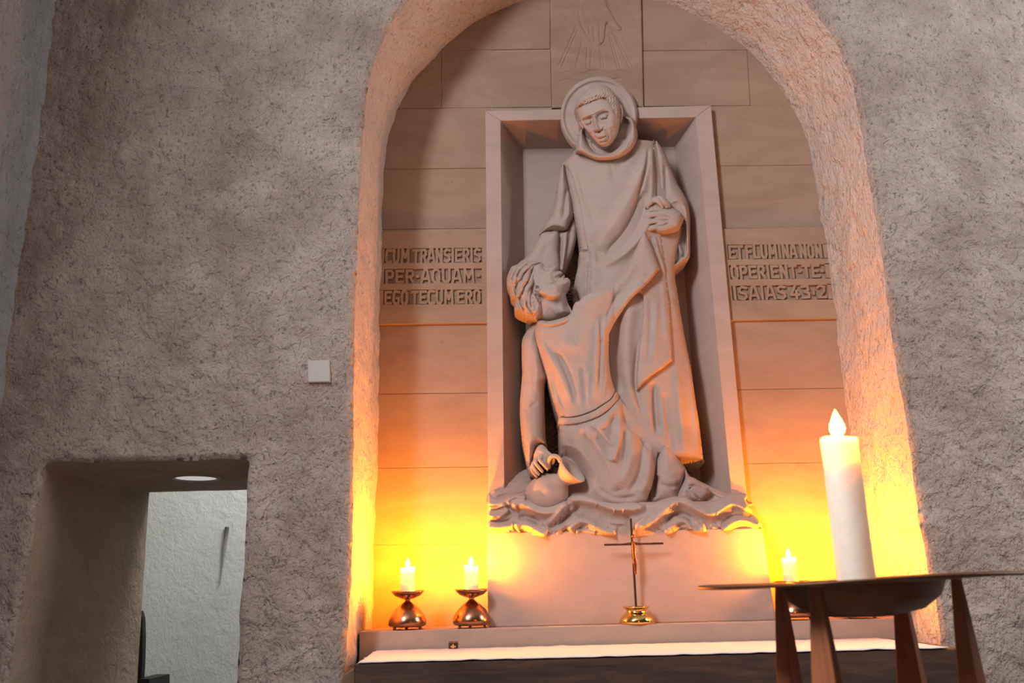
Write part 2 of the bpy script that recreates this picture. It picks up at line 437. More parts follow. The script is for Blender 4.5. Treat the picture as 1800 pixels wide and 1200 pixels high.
loft('niche_reveal', FPW, BP, YW, YB+.06, 26, M_PLD, wf)
# doorway reveal to the passage
YD = 4.38
din = pt(262, 865, YD); din1 = pt(241, 1200, YD)
DB = DP.copy()
sB = (din1[0]-din[0])/(din1[2]-din[2])
zt = float(din[2]); xr = float(pt(470, 862, YD)[0])
PB = np.array([(float(din[0])+sB*(0-zt), -0.1), (float(din[0])+sB*(.7-zt), .7), (float(din[0]), zt), (DXR+.02, zt), (DXR+.02, .7), (DXR+.02, -.1)])
DB = resample(PB, 200)
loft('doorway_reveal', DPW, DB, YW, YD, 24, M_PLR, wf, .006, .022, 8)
# left wall
def quadgrid(name, f, nu, nv, mat, parent=None):
    V = [f(i/nu, j/nv) for j in range(nv+1) for i in range(nu+1)]
    F_ = [(j*(nu+1)+i, j*(nu+1)+i+1, (j+1)*(nu+1)+i+1, (j+1)*(nu+1)+i) for j in range(nv) for i in range(nu)]
    return mesh(name, V, F_, mat, parent)
def lw(u, v):
    y = -1.0+(YW+.02+1.0)*u; z = ZT*v
    x = XL+.012*mnoise.noise(Vector((y*5, z*5, 2)))+.006*mnoise.noise(Vector((y*16, z*16, 7)))
    t = max(0, 1-(YW+.02-y)/.05); x += .03*t*t
    return (x, y, z)
struct(quadgrid('wall_left', lw, 180, 180, M_PLL))
struct(quadgrid('floor', lambda u, v: (-3.2+7*u, -1+7.2*v, 0), 4, 4, M_FLOOR))
struct(quadgrid('ceiling', lambda u, v: (XL+(3.3-XL)*u, -1+(YW+1)*v, ZT), 2, 2, M_CEIL))
# passage behind the doorway
mb = MB(); mb.box(-3.2, -.55, 5.75, 5.85, 0, 3.6); struct(mb.build('wall_passage_back', M_PLB, smooth=False))
mb = MB(); mb.box(-3.3, -3.2, YD, 5.85, 0, 3.6); struct(mb.build('wall_passage_left', M_PLB, smooth=False))
mb = MB(); mb.box(-.55, -.45, YD, 5.85, 0, 3.6); struct(mb.build('wall_passage_right', M_PLB, smooth=False))
mb = MB(); mb.box(-3.3, -.45, YD, 5.85, 3.6, 3.65); struct(mb.build('ceiling_passage', M_CEIL, smooth=False))
mb = MB(); zt2 = zt+.01; mb.box(-3.2, -.45, YD, YD+.03, zt2, 3.6); mb.box(-3.2, float(din[0])-.12, YD, YD+.03, 0, zt2); struct(mb.build('wall_passage_front', M_PLB, smooth=False))
# long grey streak mark on the passage wall
s0 = P3(397, 925, 5.745); s1 = P3(386, 1030, 5.745)
# recessed round light in the doorway soffit
c = P3(345, 838.5, 3.9); zc = None
zs = (DZT*(1-(3.9-YW)/(YD-YW))+zt*(3.9-YW)/(YD-YW))
lt = empty('ceiling_light', (c[0], 3.9, zs), 'round flush light set in the soffit of the small doorway', 'light')
mb = MB(); mb.lathe([(.088, .03), (.088, -.006), (.102, -.008), (.104, .004)], (c[0], 3.9, zs), 40); mb.build('trim_ring', M_SW, lt)
m_, nt_, bs_ = newmat('light_diffuser'); bs_.inputs['Base Color'].default_value = (.8, .79, .76, 1); bs_.inputs['Emission Color'].default_value = (1, .97, .92, 1); bs_.inputs['Emission Strength'].default_value = .42
n_ = noise(nt_, pos(nt_), 30, 2); nt_.links.new(ramp(nt_, n_, [(.3, (.78, .77, .74)), (.7, (.82, .81, .78))]), bs_.inputs['Base Color'])
mb = MB(); mb.lathe([(.0005, -.004), (.06, -.005), (.09, -.003)], (c[0], 3.9, zs), 40); mb.build('diffuser', m_, lt)
# streak mark, modelled as a thin tube, & dark upright board
mb = MB()
mb.tube([P3(399, 926, 5.74), P3(395, 960, 5.74), P3(390, 1000, 5.74), P3(387, 1028, 5.74)], [.014, .012, .004, .003], 8)
tag(mb.build('wall_streak', simple('grey_mark', (.30, .28, .26), .8), loc=P3(392, 970, 5.74)), 'thin grey streak mark on the pale passage wall beyond the doorway', 'streak')
bd = pt([237, 246.5, 250, 250, 249, 241], [1205, 1100, 1082, 1110, 1150, 1205], 4.8)
b0 = pt([232, 243, 246, 250, 251, 250, 246], [1240, 1110, 1073, 1085, 1120, 1160, 1240], 4.7)
V = np.vstack([b0, b0+[0, .04, 0]]); n = len(b0)
Fb = [tuple(range(n)), tuple(reversed(range(n, 2*n)))]+[(i, (i+1) % n, n+(i+1) % n, n+i) for i in range(n)]
bo = empty('wooden_chair', P3(242, 1240, 4.7)[:2]+(0,), 'black high-backed piece of furniture half hidden at the left of the passage', 'furniture')
mesh('backrest', V, Fb, M_IRON, bo, False)
mb = MB(); mb.pbox([(238, 1193), (262, 1193), (262, 1240), (238, 1240)], 4.68, 4.95); mb.build('seat', M_IRON, bo, False)
mb = MB(); q = P3(250, 1235, 4.8); mb.box(q[0]-.03, q[0]+.03, 4.72, 4.9, 0, q[2]); mb.build('leg', M_IRON, bo, False)
# switch cover on the wall
sq = pt([540, 579, 580, 541], [633, 632, 671, 672], YW-.012)
mb = MB(); mb.pbox([(540, 633), (579, 632), (580, 671), (541, 672)], YW-.016, YW+.01)
o = mb.build('switch_plate', M_SW, None, False, tuple(sq.mean(0))); bevel(o, .004); tag(o, 'blank square cover plate on the rough plaster wall left of the niche', 'switch plate')

# ------------------------------------------------------------------ stone back wall of the niche, block by block
nw = bpy.data.objects.new('wall_niche', None); nw.location = (0.35, YB, 1.2); link(nw); nw['kind'] = 'structure'
def block(x0, x1, yt, yb, sl=-.02, xs=(0, 0), Yf=YB, gap=.45, dx=None):
    # left edge x0 (top) x0+xs0 (bottom)
    g = gap
    q = [(x0+g, yt+g+sl*(x0-x0)), (x1-g, yt+g+sl*(x1-x0)), (x1+xs[1]-g, yb-g+sl*(x1-x0)), (x0+xs[0]+g, yb-g)]
    mb = MB(); mb.pbox([q[3], q[2], q[1], q[0]], Yf, YB+.09)
    o = mb.build('stone_block', M_ST, nw, False); bevel(o, .0012, 2); return o
j = lambda: random.uniform(-.0015, .0015)
# left column
block(630, 967, -60, 91, -.015, Yf=YB+j()); block(600, 776, 91, 192, -.01, Yf=YB+j()); block(776, 968, 91, 190, -.01, Yf=YB+j(), xs=(0, 2))
block(600, 862, 192, 298, -.01, Yf=YB+j()); block(600, 862, 298, 404, -.01, Yf=YB+j())
block(600, 866, 570, 693, -.01, Yf=YB+j()); block(600, 866, 693, 823, -.01, Yf=YB+j()); block(600, 866, 823, 958, -.01, Yf=YB+j()); block(600, 875, 958, 1106, -.01, Yf=YB+j())
# right column
block(1128, 1520, -60, 89, -.006, Yf=YB+j()); block(1128, 1313, 89, 187, -.008, (3, 6), Yf=YB+j()); block(1313, 1500, 87, 186, -.008, (6, 6), Yf=YB+j())
block(1240, 1540, 186, 292, -.012, (8, 8), Yf=YB+j()); block(1246, 1550, 292, 402, -.012, (8, 8), Yf=YB+j())
block(1262, 1560, 563, 685, -.015, (10, 10), Yf=YB+j()); block(1275, 1570, 685, 815, -.015, (12, 12), Yf=YB+j()); block(1290, 1580, 815, 946, -.015, (12, 12), Yf=YB+j()); block(1300, 1590, 946, 1100, -.015, (14, 14), Yf=YB+j())
# dark core so joints read as mortar
mb = MB(); mb.pbox([(560, 1200), (872, 1200), (864, -90), (560, -90)], YB+.0035, YB+.3); mb.pbox([(1328, 1200), (1640, 1200), (1560, -90), (1210, -90)], YB+.0035, YB+.3); mb.pbox([(840, 203), (1236, 203), (1236, -90), (840, -90)], YB+.006, YB+.28)
mb.build('mortar', stone('mortar', (.34, .24, .17), (.42, .31, .23), (.3, .2, .1)), nw, False)
# inscription blocks
GL = {
 'A': [[(0, 0), (.35, 1), (.65, 1), (1, 0)], [(.2, .3), (.8, .3)]], 'B': [[(.12, 0), (.12, 1), (.8, .95), (.8, .6), (.15, .52), (.9, .45), (.9, .06), (.12, 0)]],
 'C': [[(1, .95), (.3, 1), (.1, .8), (.1, .2), (.3, 0), (1, .05)]], 'E': [[(1, .94), (.12, .94), (.12, .06), (1, .06)], [(.12, .5), (.8, .5)]],
 'F': [[(1, .94), (.12, .94), (.12, 0)], [(.12, .5), (.8, .5)]], 'G': [[(1, .92), (.3, 1), (.1, .8), (.1, .2), (.3, .03), (.9, .06), (.9, .45), (.55, .45)]],
 'I': [[(.5, 0), (.5, 1)]], 'L': [[(.14, 1), (.14, .06), (1, .06)]], 'M': [[(.08, 0), (.14, 1), (.5, .35), (.86, 1), (.92, 0)]],
 'N': [[(.12, 0), (.12, 1), (.88, 0), (.88, 1)]], 'O': [[(.3, 1), (.7, 1), (.9, .8), (.9, .2), (.7, 0), (.3, 0), (.1, .2), (.1, .8), (.3, 1)]],
 'P': [[(.12, 0), (.12, .95), (.75, .95), (.9, .8), (.9, .58), (.75, .45), (.12, .45)]], 'Q': [[(.3, 1), (.7, 1), (.9, .8), (.9, .2), (.7, .02), (.3, .02), (.1, .2), (.1, .8), (.3, 1)], [(.6, .25), (1, -.05)]],
 'R': [[(.12, 0), (.12, .95), (.75, .95), (.88, .8), (.88, .62), (.7, .48), (.12, .48)], [(.5, .48), (.95, 0)]],
 'S': [[(.95, .9), (.4, .97), (.1, .8), (.15, .58), (.85, .42), (.9, .18), (.6, .03), (.05, .08)]], 'T': [[(0, .94), (1, .94)], [(.5, .94), (.5, 0)]],
 'U': [[(.1, 1), (.1, .25), (.3, .03), (.7, .03), (.9, .25), (.9, 1)]], '4': [[(.6, 1), (.05, .3), (1, .3)], [(.7, .6), (.7, 0)]],
 '3': [[(.1, .92), (.8, .95), (.85, .65), (.4, .52), (.9, .4), (.85, .08), (.1, .05)]], '2': [[(.08, .85), (.4, 1), (.85, .85), (.8, .55), (.1, .06), (1, .06)]],
 ',': [[(.5, .62), (.5, .36)]], '.': [[(.3, .5), (.7, .5)]]}
GW = {'M': 1.35, 'I': .45, '.': .5, ',': .45, ' ': .2, 'A': 1.05, 'N': 1.05}
def inscription(corn, bands, texts, Yf=YB-.018, Yr=YB-.005):
    # corn: block corner px tl,tr,br,bl; bands: list of quads tl,tr,br,bl
    tl, tr, br, bl = corn
    def lerp(a, b, t): return (a[0]+(b[0]-a[0])*t, a[1]+(b[1]-a[1])*t)
    mb = MB()
    prevL, prevR = tl, tr
    for b in bands:
        btl, btr, bbr, bbl = b
        # project band rows onto the block's side edges
        def side(a, c, y): t = (y-a[1])/(c[1]-a[1]); return lerp(a, c, t)
        Lt = side(tl, bl, btl[1]); Rt = side(tr, br, btr[1]); Lb = side(tl, bl, bbl[1]); Rb = side(tr, br, bbr[1])
        mb.pbox([Lt, Rt, prevR, prevL], Yf, YB+.09)
        mb.pbox([Lb, bbl, btl, Lt], Yf, YB+.09); mb.pbox([bbr, Rb, Rt, btr], Yf, YB+.09)
        prevL, prevR = Lb, Rb
    mb.pbox([bl, br, prevR, prevL], Yf, YB+.09)
    mb.pbox([bl, br, tr, tl], Yr, YB+.08)
    o = mb.build('stone_block', M_ST, nw, False)
    o['label'] = 'raised stone block with three carved lines of capitals'
    th = 4.3
    for b, tx in zip(bands, texts):
        tot = sum(GW.get(ch, 1)+.06 for ch in tx); u = .008; W_ = .984/tot
        wpx = math.hypot(b[1][0]-b[0][0], b[1][1]-b[0][1]); hpx = math.hypot(b[3][0]-b[0][0], b[3][1]-b[0][1])
        def mp(uu, vv):   # uu along band 0..1, vv 0 bottom..1 top
            top = lerp(b[0], b[1], uu); bot = lerp(b[3], b[2], uu); return lerp(bot, top, vv)
        for ch in tx:
            cw = GW.get(ch, 1)*W_
            if ch in GL:
                lb = MB()
                for pl in GL[ch]:
                    P = [mp(u+cw*(.10+.80*a), .07+.86*c_) for a, c_ in pl]
                    for A, B in zip(P[:-1], P[1:]):
                        d = np.array(B)-np.array(A); L = np.linalg.norm(d)+1e-6; d /= L; nrm = np.array([-d[1], d[0]])*th/2
                        A2 = np.array(A)-d*th*.42; B2 = np.array(B)+d*th*.42
                        qd = [tuple(A2+nrm), tuple(B2+nrm), tuple(B2-nrm), tuple(A2-nrm)]
                        lb.pbox(qd, Yf+random.uniform(0, .0012), Yr+.004)
                lb.build('letter', M_ST, o, False)
            u += cw+.06*W_
inscription([(600, 407), (864, 405), (866, 567), (600, 570)],
            [[(676, 437), (847, 435), (847.5, 461), (675, 463)], [(675, 473), (847, 471), (847.5, 497), (674.5, 499)], [(674, 510), (847, 508), (847.5, 534), (673.5, 536)]],
            ['CUM TRANSIERIS', 'PER.AQUAM.', 'EGO TECUM ERO'])
inscription([(1260, 402), (1560, 397), (1580, 557), (1272, 563)],
            [[(1278, 430), (1446, 428), (1449, 453), (1280, 456)], [(1281, 466), (1450, 463), (1453, 488), (1284, 491)], [(1285, 502), (1454, 499), (1457, 525), (1288, 528)]],
            ['ET FLUMINA NON', 'OPERIENT.TE.', 'ISAIAS 43,2'])

# ------------------------------------------------------------------ carved relief
YF = 3.935; YR = 4.18
re = empty('relief_sculpture', P3(1100, 1098, 3.75), 'large carved stone relief of two robed figures above waves in a stone frame', 'sculpture')
# top slab with incised hand and rays
hand = [('r', [(1019, -5), (1018, 12), (1019, 32), (1024, 48), (1032, 62), (1043, 77), (1046, 79)], 1.3, -.006, 1.3, .05),
        ('r', [(1046, 78), (1044, 60), (1044, 45)], 1.3, -.005), ('r', [(1055, 79), (1062, 72), (1065, 50), (1067, 40)], 1.3, -.006, 1.3, .05),
        ('r', [(1056, 78), (1054, 60), (1055, 40)], 1.1, -.004), ('r', [(1038, 72), (1036, 56), (1034, 44)], 1.1, -.004),
        ('r', [(1067, 38), (1072, 46), (1082, 53), (1090, 54), (1094, 48), (1085, 40), (1078, 28), (1072, 17), (1066, 8)], 1.3, -.005, 1.3, .05),
        ('p', [(1020, -10), (1019, 30), (1030, 58), (1045, 77), (1056, 78), (1064, 68), (1067, 38), (1090, 53), (1080, 30), (1066, 5), (1060, -10)], 4, .006)]
for (a, b) in [((1014, 45), (980, 120)), ((1017, 50), (985, 122)), ((1024, 70), (1012, 120)), ((1033, 80), (1030, 122)), ((1040, 85), (1038, 120)), ((1054, 85), (1058, 120)), ((1056, 84), (1063, 121)), ((1070, 60), (1086, 121)), ((1073, 60), (1091, 121)), ((1074, 50), (1108, 121)), ((1078, 52), (1114, 121))]:
    hand.append(('r', [a, ((a[0]+b[0])/2, (a[1]+b[1])/2), b], 1.0, -.004, 1.0, .1))
for y in (128, 141):
    hand.append(('r', [(978, y+4), (1000, y-2), (1020, y+2), (1045, y-5), (1070, y), (1090, y-4), (1114, y+3)], 1.2, -.004, 1.2, .05))
layer('incised_slab', [[(966, -60), (966, -60), (1126, -60), (1126, -60), (1131, 188), (1131, 188), (970, 190), (970, 190)]], YB-.014, .004, 2, hand, (), 1.0, M_ST, re, YB+.05)
# frame (outer, inner) and the splayed recess
def strip(o0, o1, i1, i0, Yo, Yi, mb, side=True):
    a = [pt(*o0, Yo), pt(*o1, Yo), pt(*i1, Yi), pt(*i0, Yi)]
    mb.add(a, [(0, 1, 2, 3)])
oTL, oTR, oBR, oBL = (853, 195), (1250, 185), (1319, 940), (859, 945)
iTL, iTR, iBR, iBL = (880, 212), (1223, 206), (1292, 940), (888, 945)
rTL, rTR, rBR, rBL = (919, 262), (1186, 258), (1236, 900), (930, 900)
for nm, q in (('frame_jamb', [oBL, iBL, iTL, oTL]), ('frame_jamb', [iBR, oBR, oTR, iTR]), ('frame_lintel', [iTL, iTR, oTR, oTL])):
    mb = MB(); mb.pbox(q, YF, YB+.03); bevel(mb.build(nm, M_SC, re, False), .003)
mb = MB()
strip(iBL, iTL, rTL, rBL, YF+.001, YR, mb); strip(iTL, iTR, rTR, rTL, YF+.001, YR, mb); strip(iTR, iBR, rBR, rTR, YF+.001, YR, mb)
mb.add([pt(*rTL, YR), pt(*rTR, YR), pt(*rBR, YR), pt(*rBL, YR)], [(0, 1, 2, 3)])
mb.build('recess', M_SC, re, False)
# plinth under the waves
zl = (P3(632, 1111, 3.63)[2]+P3(1607, 1084, 3.63)[2]+P3(1118, 1098, 3.63)[2])/3
mb = MB(); mb.pbox([(858, 1104), (1364, 1092), (1340, 928), (856, 936)], 3.75, YB+.03); mb.v = [(v[0], v[1], zl+.0005 if k in (0, 1, 4, 5) else v[2]) for k, v in enumerate(mb.v)]; bevel(mb.build('plinth', M_SC, re, False), .003)
# rough unfinished stone in the undercuts, dark rough patch on the right splay
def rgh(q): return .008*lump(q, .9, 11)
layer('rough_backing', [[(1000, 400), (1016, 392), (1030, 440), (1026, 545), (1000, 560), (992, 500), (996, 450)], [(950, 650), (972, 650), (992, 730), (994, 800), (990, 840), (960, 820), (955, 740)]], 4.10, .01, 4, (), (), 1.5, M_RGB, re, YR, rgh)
layer('dark_rough_patch', [[(1196, 312), (1203, 309), (1209, 315), (1207, 324), (1214, 321), (1210, 330), (1221, 329), (1217, 338), (1222, 345), (1214, 349), (1217, 360), (1210, 372), (1205, 356), (1200, 340)]], lambda q: 4.176-.245*(q[:, 0]-1196-(q[:, 1]-320)*.03)/43, .002, 2, (), (), .9, M_RGB, re, 4.17, lambda q: .003*lump(q, 1.5, 12))
# halo
cx, cy, R = 1053, 204, 68
def ring(q):
    r = np.hypot(q[:, 0]-cx, q[:, 1]-cy)
    return +.008*np.exp(-((r-63.5)/2.2)**2)-.003*np.exp(-((r-58)/3.0)**2)
layer('halo', [[(cx+R*math.cos(a), cy+R*1.02*math.sin(a)) for a in np.linspace(0, 2*math.pi, 40)[:-1]]], 3.918, .012, 5, (), (), 1.2, M_SC, re, 3.945, ring)

# ---- standing figure
def saintY(q):
    ys = [240, 320, 400, 500, 600, 700, 807]
    c_ = np.interp(q[:, 1], ys, [1078, 1085, 1095, 1105, 1130, 1150, 1165]); hw = np.interp(q[:, 1], ys, [78, 95, 112, 100, 80, 85, 90])
    t = np.clip(np.abs(q[:, 0]-c_)/hw, 0, 1)
    return 4.03-.12*np.sqrt(1-.97*t*t)
L0 = [(1014, 258), (1005, 272), (990, 287), (991, 300), (997, 320), (1005, 352), (1009, 376), (1017, 413), (1021, 439), (1018, 446), (1018, 460), (1012, 486), (1008, 510), (1007, 530), (1012, 560), (1030, 640), (1060, 720), (1140, 790), (1190, 804), (1190, 804), (1215, 805), (1236, 807), (1236, 807),
      (1229, 745), (1222, 700), (1215, 650), (1205, 600), (1197, 555), (1191, 515), (1186, 480), (1192, 440), (1204, 400), (1206, 365), (1196, 335), (1186, 312), (1176, 288), (1166, 266), (1159, 255), (1150, 249), (1120, 246), (1090, 240), (1040, 240)]
S0 = [('r', [(1204, 560), (1213, 640), (1222, 710), (1230, 790)], 5, .014), ('r', [(1168, 690), (1172, 740), (1180, 800)], 7, -.016), ('r', [(1190, 640), (1196, 720), (1206, 800)], 8, .016),
      ('r', [(1150, 670), (1152, 720), (1156, 765)], 6, -.025), ('a', [(1164, 700), (1168, 750), (1176, 790)], 3, .012, 9),
      ('r', [(1090, 540), (1083, 600), (1084, 650), (1092, 690)], 8, -.03), ('r', [(1110, 520), (1104, 580), (1102, 640), (1108, 690), (1120, 730)], 10, .018), ('r', [(1122, 600), (1117, 650), (1118, 690), (1130, 730)], 4, -.014),
      ('r', [(1012, 440), (1022, 443), (1036, 441)], 2.2, -.012), ('a', [(1016, 460), (1018, 440), (1034, 438)], 2, .006, 3), ('r', [(1025, 462), (1022, 500), (1020, 525)], 1.5, -.010), ('r', [(1032, 450), (1030, 490), (1030, 520)], 3, .008),
      ('r', [(1016, 460), (1022, 457), (1033, 452)], 1.2, -.006)]
robe = layer('standing_figure', [L0], saintY, .03, 12, S0, (), 1.7, M_SC, re, YR)
robe['label'] = 'tall standing tonsured monk in a long robe'
mb = MB()  # rough broken underside of the hem
h1 = pt([1192, 1216, 1237, 1212], [807, 808, 809, 812], 3.945)
# right arm sleeve (photo left)
layer('sleeve', [[(990, 287), (984, 300), (980, 320), (977, 340), (973, 360), (969, 377), (960, 391), (952, 403), (946, 419), (953, 411), (964, 407), (980, 407), (996, 405), (1003, 392), (1009, 377), (1006, 353), (998, 320), (994, 300)]], 3.99, .07, 15,
      [('r', [(996, 330), (993, 360), (990, 385)], 3.5, -.016), ('a', [(958, 401), (970, 395), (984, 396), (997, 402)], 4, .012, 7), ('r', [(984, 310), (981, 350), (976, 385)], 5, .008), ('r', [(1000, 350), (999, 375), (990, 390)], 3, .006)], (), 1.4, M_SC, robe, YR)
layer('forearm', [[(952, 408), (944, 422), (935, 438), (925, 452), (913, 461), (906, 470), (915, 482), (960, 485), (984, 478), (982, 440), (983, 406), (965, 404)]], 3.985, .055, 16,
      [('r', [(955, 425), (940, 445), (925, 462)], 7, .006), ('r', [(962, 430), (955, 450), (958, 470)], 4, -.003)], (), 1.5, M_SC, robe, YR)
layer('sleeve_drape', [[(980, 406), (996, 404), (1008, 378), (1014, 394), (1013, 420), (1004, 450), (991, 478), (982, 475), (980, 440)]], 4.01, .035, 8,
      [('a', [(996, 405), (994, 430), (990, 460), (988, 476)], 8, .028, 3, .02), ('r', [(984, 415), (985, 440), (983, 468)], 3, -.018)], (), 1.4, M_SC, robe, YR)
# scapular
SC = [(991, 287), (999, 298), (1006, 313), (1010, 330), (1016, 349), (1020, 367), (1025, 400), (1031, 429), (1035, 447), (1037, 480), (1040, 520), (1080, 520), (1125, 515), (1131, 538), (1130, 567), (1126, 597), (1123, 625), (1120, 665), (1121, 683), (1121, 683), (1133, 670), (1150, 656), (1166, 645), (1181, 632), (1181, 632),
      (1181, 615), (1179, 585), (1176, 530), (1172, 495), (1170, 470), (1163, 420), (1157, 380), (1155, 345), (1154, 315), (1151, 290), (1149, 248), (1149, 248), (1130, 246), (1100, 244), (1040, 250), (1016, 267), (1004, 277)]
SS = [('a', [(1141, 258), (1134, 285), (1124, 310), (1108, 345), (1088, 378), (1066, 408), (1052, 440)], 8, .030, 20), ('r', [(1140, 260), (1137, 290), (1130, 320), (1122, 345)], 2.6, -.016),
      ('r', [(1131, 335), (1122, 372), (1106, 405), (1086, 430), (1064, 448)], 9, -.032), ('a', [(1152, 345), (1144, 385), (1124, 420), (1098, 446), (1062, 468)], 9, .022, 7),
      ('r', [(1146, 258), (1147, 300), (1145, 345), (1138, 380)], 4, .010), ('r', [(1011, 297), (1018, 315), (1023, 335), (1028, 360)], 1.3, -.004), ('r', [(1020, 320), (1034, 360), (1048, 400)], 5, -.006), ('r', [(1040, 424), (1050, 444), (1052, 470)], 5, -.008),
      ('r', [(1030, 300), (1050, 305), (1075, 300)], 20, .010), ('r', [(1112, 262), (1095, 285), (1080, 292)], 6, -.008), ('r', [(1040, 400), (1046, 450), (1050, 500)], 8, .010),
      ('r', [(1155, 520), (1153, 580), (1150, 640)], 5, .006), ('r', [(1143, 520), (1142, 580), (1138, 640)], 4, -.005), ('r', [(1165, 480), (1168, 540), (1172, 600)], 4, .005),
      ('r', [(1150, 415), (1158, 445), (1170, 480)], 3, .014), ('r', [(1143, 415), (1152, 440)], 3, -.01), ('r', [(1170, 430), (1176, 470)], 3, -.012)]
scy = lambda q: saintY(q)-.030-.02*np.clip((q[:, 1]-470)/120, 0, 1)
layer('scapular', [SC], scy, .010, 4, SS, (), 1.5, M_SC, robe, 4.06)
# underside flap
layer('scapular_flap', [[(1121, 684), (1130, 672), (1152, 657), (1153, 672), (1151, 690), (1148, 715), (1145, 748), (1141, 747), (1143, 728), (1136, 705), (1128, 694)]], 3.925, .012, 6, [('a', [(1152, 660), (1149, 700), (1145, 745)], 3, .01, 5, .02)], (), 1.3, M_SC, robe, 4.06)
# left sleeve (photo right) with open hanging cuff
layer('sleeve', [[(1152, 249), (1160, 255), (1170, 272), (1180, 297), (1191, 323), (1203, 343), (1210, 360), (1213, 385), (1213, 420), (1213, 448), (1209, 457), (1200, 463), (1184, 473), (1184, 473), (1180, 466), (1170, 437), (1160, 411), (1162, 380), (1158, 345), (1156, 315), (1153, 285)]], 3.98, .06, 16,
      [('r', [(1168, 290), (1171, 320), (1170, 350)], 3.5, -.016), ('r', [(1160, 275), (1163, 310), (1161, 345)], 3.5, .008), ('a', [(1178, 357), (1190, 353), (1203, 362), (1208, 385)], 2.5, .012, 5),
       ('p', [(1166, 412), (1180, 405), (1198, 396), (1203, 386), (1206, 410), (1206, 447), (1198, 455), (1184, 464), (1176, 442)], 3, -.055), ('r', [(1172, 415), (1182, 440), (1190, 462)], 2.6, .03), ('r', [(1186, 412), (1195, 436), (1200, 452)], 3.5, .022),
       ('r', [(1208, 380), (1210, 420), (1208, 448), (1186, 468)], 2.2, .008)], (), 1.3, M_SC, robe, YR)
# cowl
layer('cowl', [[(1025, 220), (1020, 228), (1016, 240), (1013, 256), (1012, 268), (1016, 269), (1024, 272), (1034, 277), (1047, 282), (1063, 283), (1080, 281), (1095, 276), (1108, 267), (1117, 254), (1121, 240), (1119, 225), (1115, 211), (1108, 206), (1096, 205), (1104, 213), (1107, 225), (1100, 243), (1088, 257), (1074, 266), (1058, 269), (1047, 267), (1036, 256), (1029, 242), (1025, 230)]], 3.90, .075, 9,
      [('r', [(1108, 240), (1100, 258), (1088, 272)], 3, .006), ('a', [(1018, 240), (1022, 258), (1040, 272), (1062, 275), (1084, 272)], 5, .006, 3)], (), 1.1, M_SC, robe, 4.02)
layer('neck', [[(1028, 222), (1026, 236), (1034, 254), (1046, 268), (1060, 271), (1076, 267), (1092, 256), (1103, 240), (1108, 222), (1098, 206), (1060, 200)]], 3.898, .004, 12,
      [('r', [(1036, 236), (1038, 250), (1044, 262), (1056, 268)], 1.5, .02, 1.5, .1), ('p', [(1050, 210), (1052, 262), (1078, 262), (1090, 245), (1092, 212)], 6, .012)], (), 1.2, M_SC, robe, 4.02)
# head
HO = [(1056, 149), (1044, 151), (1033, 157), (1024, 165), (1017, 174), (1012, 185), (1013, 196), (1017, 207), (1021, 217), (1028, 227), (1036, 238), (1044, 247), (1053, 256), (1062, 259), (1071, 256), (1079, 247), (1085, 237), (1089, 223), (1091, 210), (1091, 195), (1088, 180), (1082, 168), (1074, 158), (1066, 152)]
ca, sa = math.cos(math.radians(19)), math.sin(math.radians(19))
def head_extra(q):
    return 0*q[:, 0]
HS = [('p', [(1024, 211), (1034, 206), (1043, 204), (1044, 214), (1041, 224), (1033, 225), (1027, 219)], 4, -.016), ('p', [(1049, 203), (1058, 197), (1069, 197), (1072, 204), (1068, 213), (1058, 216), (1051, 212)], 4, -.016),
      ('a', [(1021, 208), (1033, 203), (1043, 200), (1050, 196), (1062, 191), (1071, 194)], 1.6, .007, 5), ('r', [(1020, 195), (1040, 188), (1062, 180)], 12, .006),
      ('r', [(1028, 218), (1034, 215), (1039, 215)], 2.6, .011), ('r', [(1055, 208), (1061, 205), (1067, 205)], 3.0, .011), ('r', [(1027, 216), (1033, 212), (1040, 213)], 1.0, .006, 1, .05), ('r', [(1053, 206), (1060, 201), (1069, 203)], 1.0, .006, 1, .05),
      ('r', [(1028, 221), (1034, 219), (1040, 218)], .9, -.004), ('r', [(1055, 212), (1062, 209), (1069, 208)], .9, -.004),
      ('r', [(1043, 202), (1045, 212), (1048, 222), (1050, 229)], 3.0, .021, 3, .06), ('r', [(1049, 225), (1050, 229)], 3.8, .012, 3.8, .01), ('r', [(1056, 223), (1059, 225)], 2.6, .010, 2.6, .01), ('r', [(1044, 228), (1043, 230)], 2.2, .008, 2.2, .01),
      ('r', [(1046, 233), (1053, 232), (1060, 228)], 1.3, -.009, 1.3, .02), ('r', [(1044, 237), (1053, 238), (1064, 232)], 3.5, .008), ('r', [(1051, 241), (1058, 239), (1066, 236)], 1.6, .005, 1.6, .05), ('r', [(1051, 244), (1058, 243), (1066, 239)], 0.8, -.006, .8, .03), ('r', [(1053, 247), (1060, 246), (1066, 242)], 1.8, .005, 1.8, .05),
      ('r', [(1054, 251), (1061, 250), (1067, 246)], 1.4, -.007), ('r', [(1060, 254), (1066, 253)], 4.5, .010, 4.5, .02), ('r', [(1062, 227), (1068, 233), (1071, 240), (1070, 246)], 1.5, -.007), ('r', [(1042, 233), (1045, 239), (1047, 244)], 1.3, -.005),
      ('r', [(1072, 210), (1076, 216), (1078, 224)], 6, .008), ('r', [(1033, 229), (1037, 234)], 4, .006), ('r', [(1079, 226), (1076, 236), (1074, 244)], 4, -.005), ('r', [(1080, 190), (1082, 205), (1083, 220)], 4, -.004)]
hd = layer('head', [HO], 3.850, .085, 30, HS, (), .7, M_SC, robe, 3.95, None, .0004, power=2.2)
layer('ear', [[(1087, 183), (1092, 184), (1095, 190), (1096, 200), (1094, 210), (1092, 216), (1089, 215), (1087, 205), (1085, 194)]], 3.842, .016, 3.2, [('r', [(1091, 190), (1092, 200), (1090, 208)], 1.2, -.010), ], (), .7, M_SC, robe, 3.93)
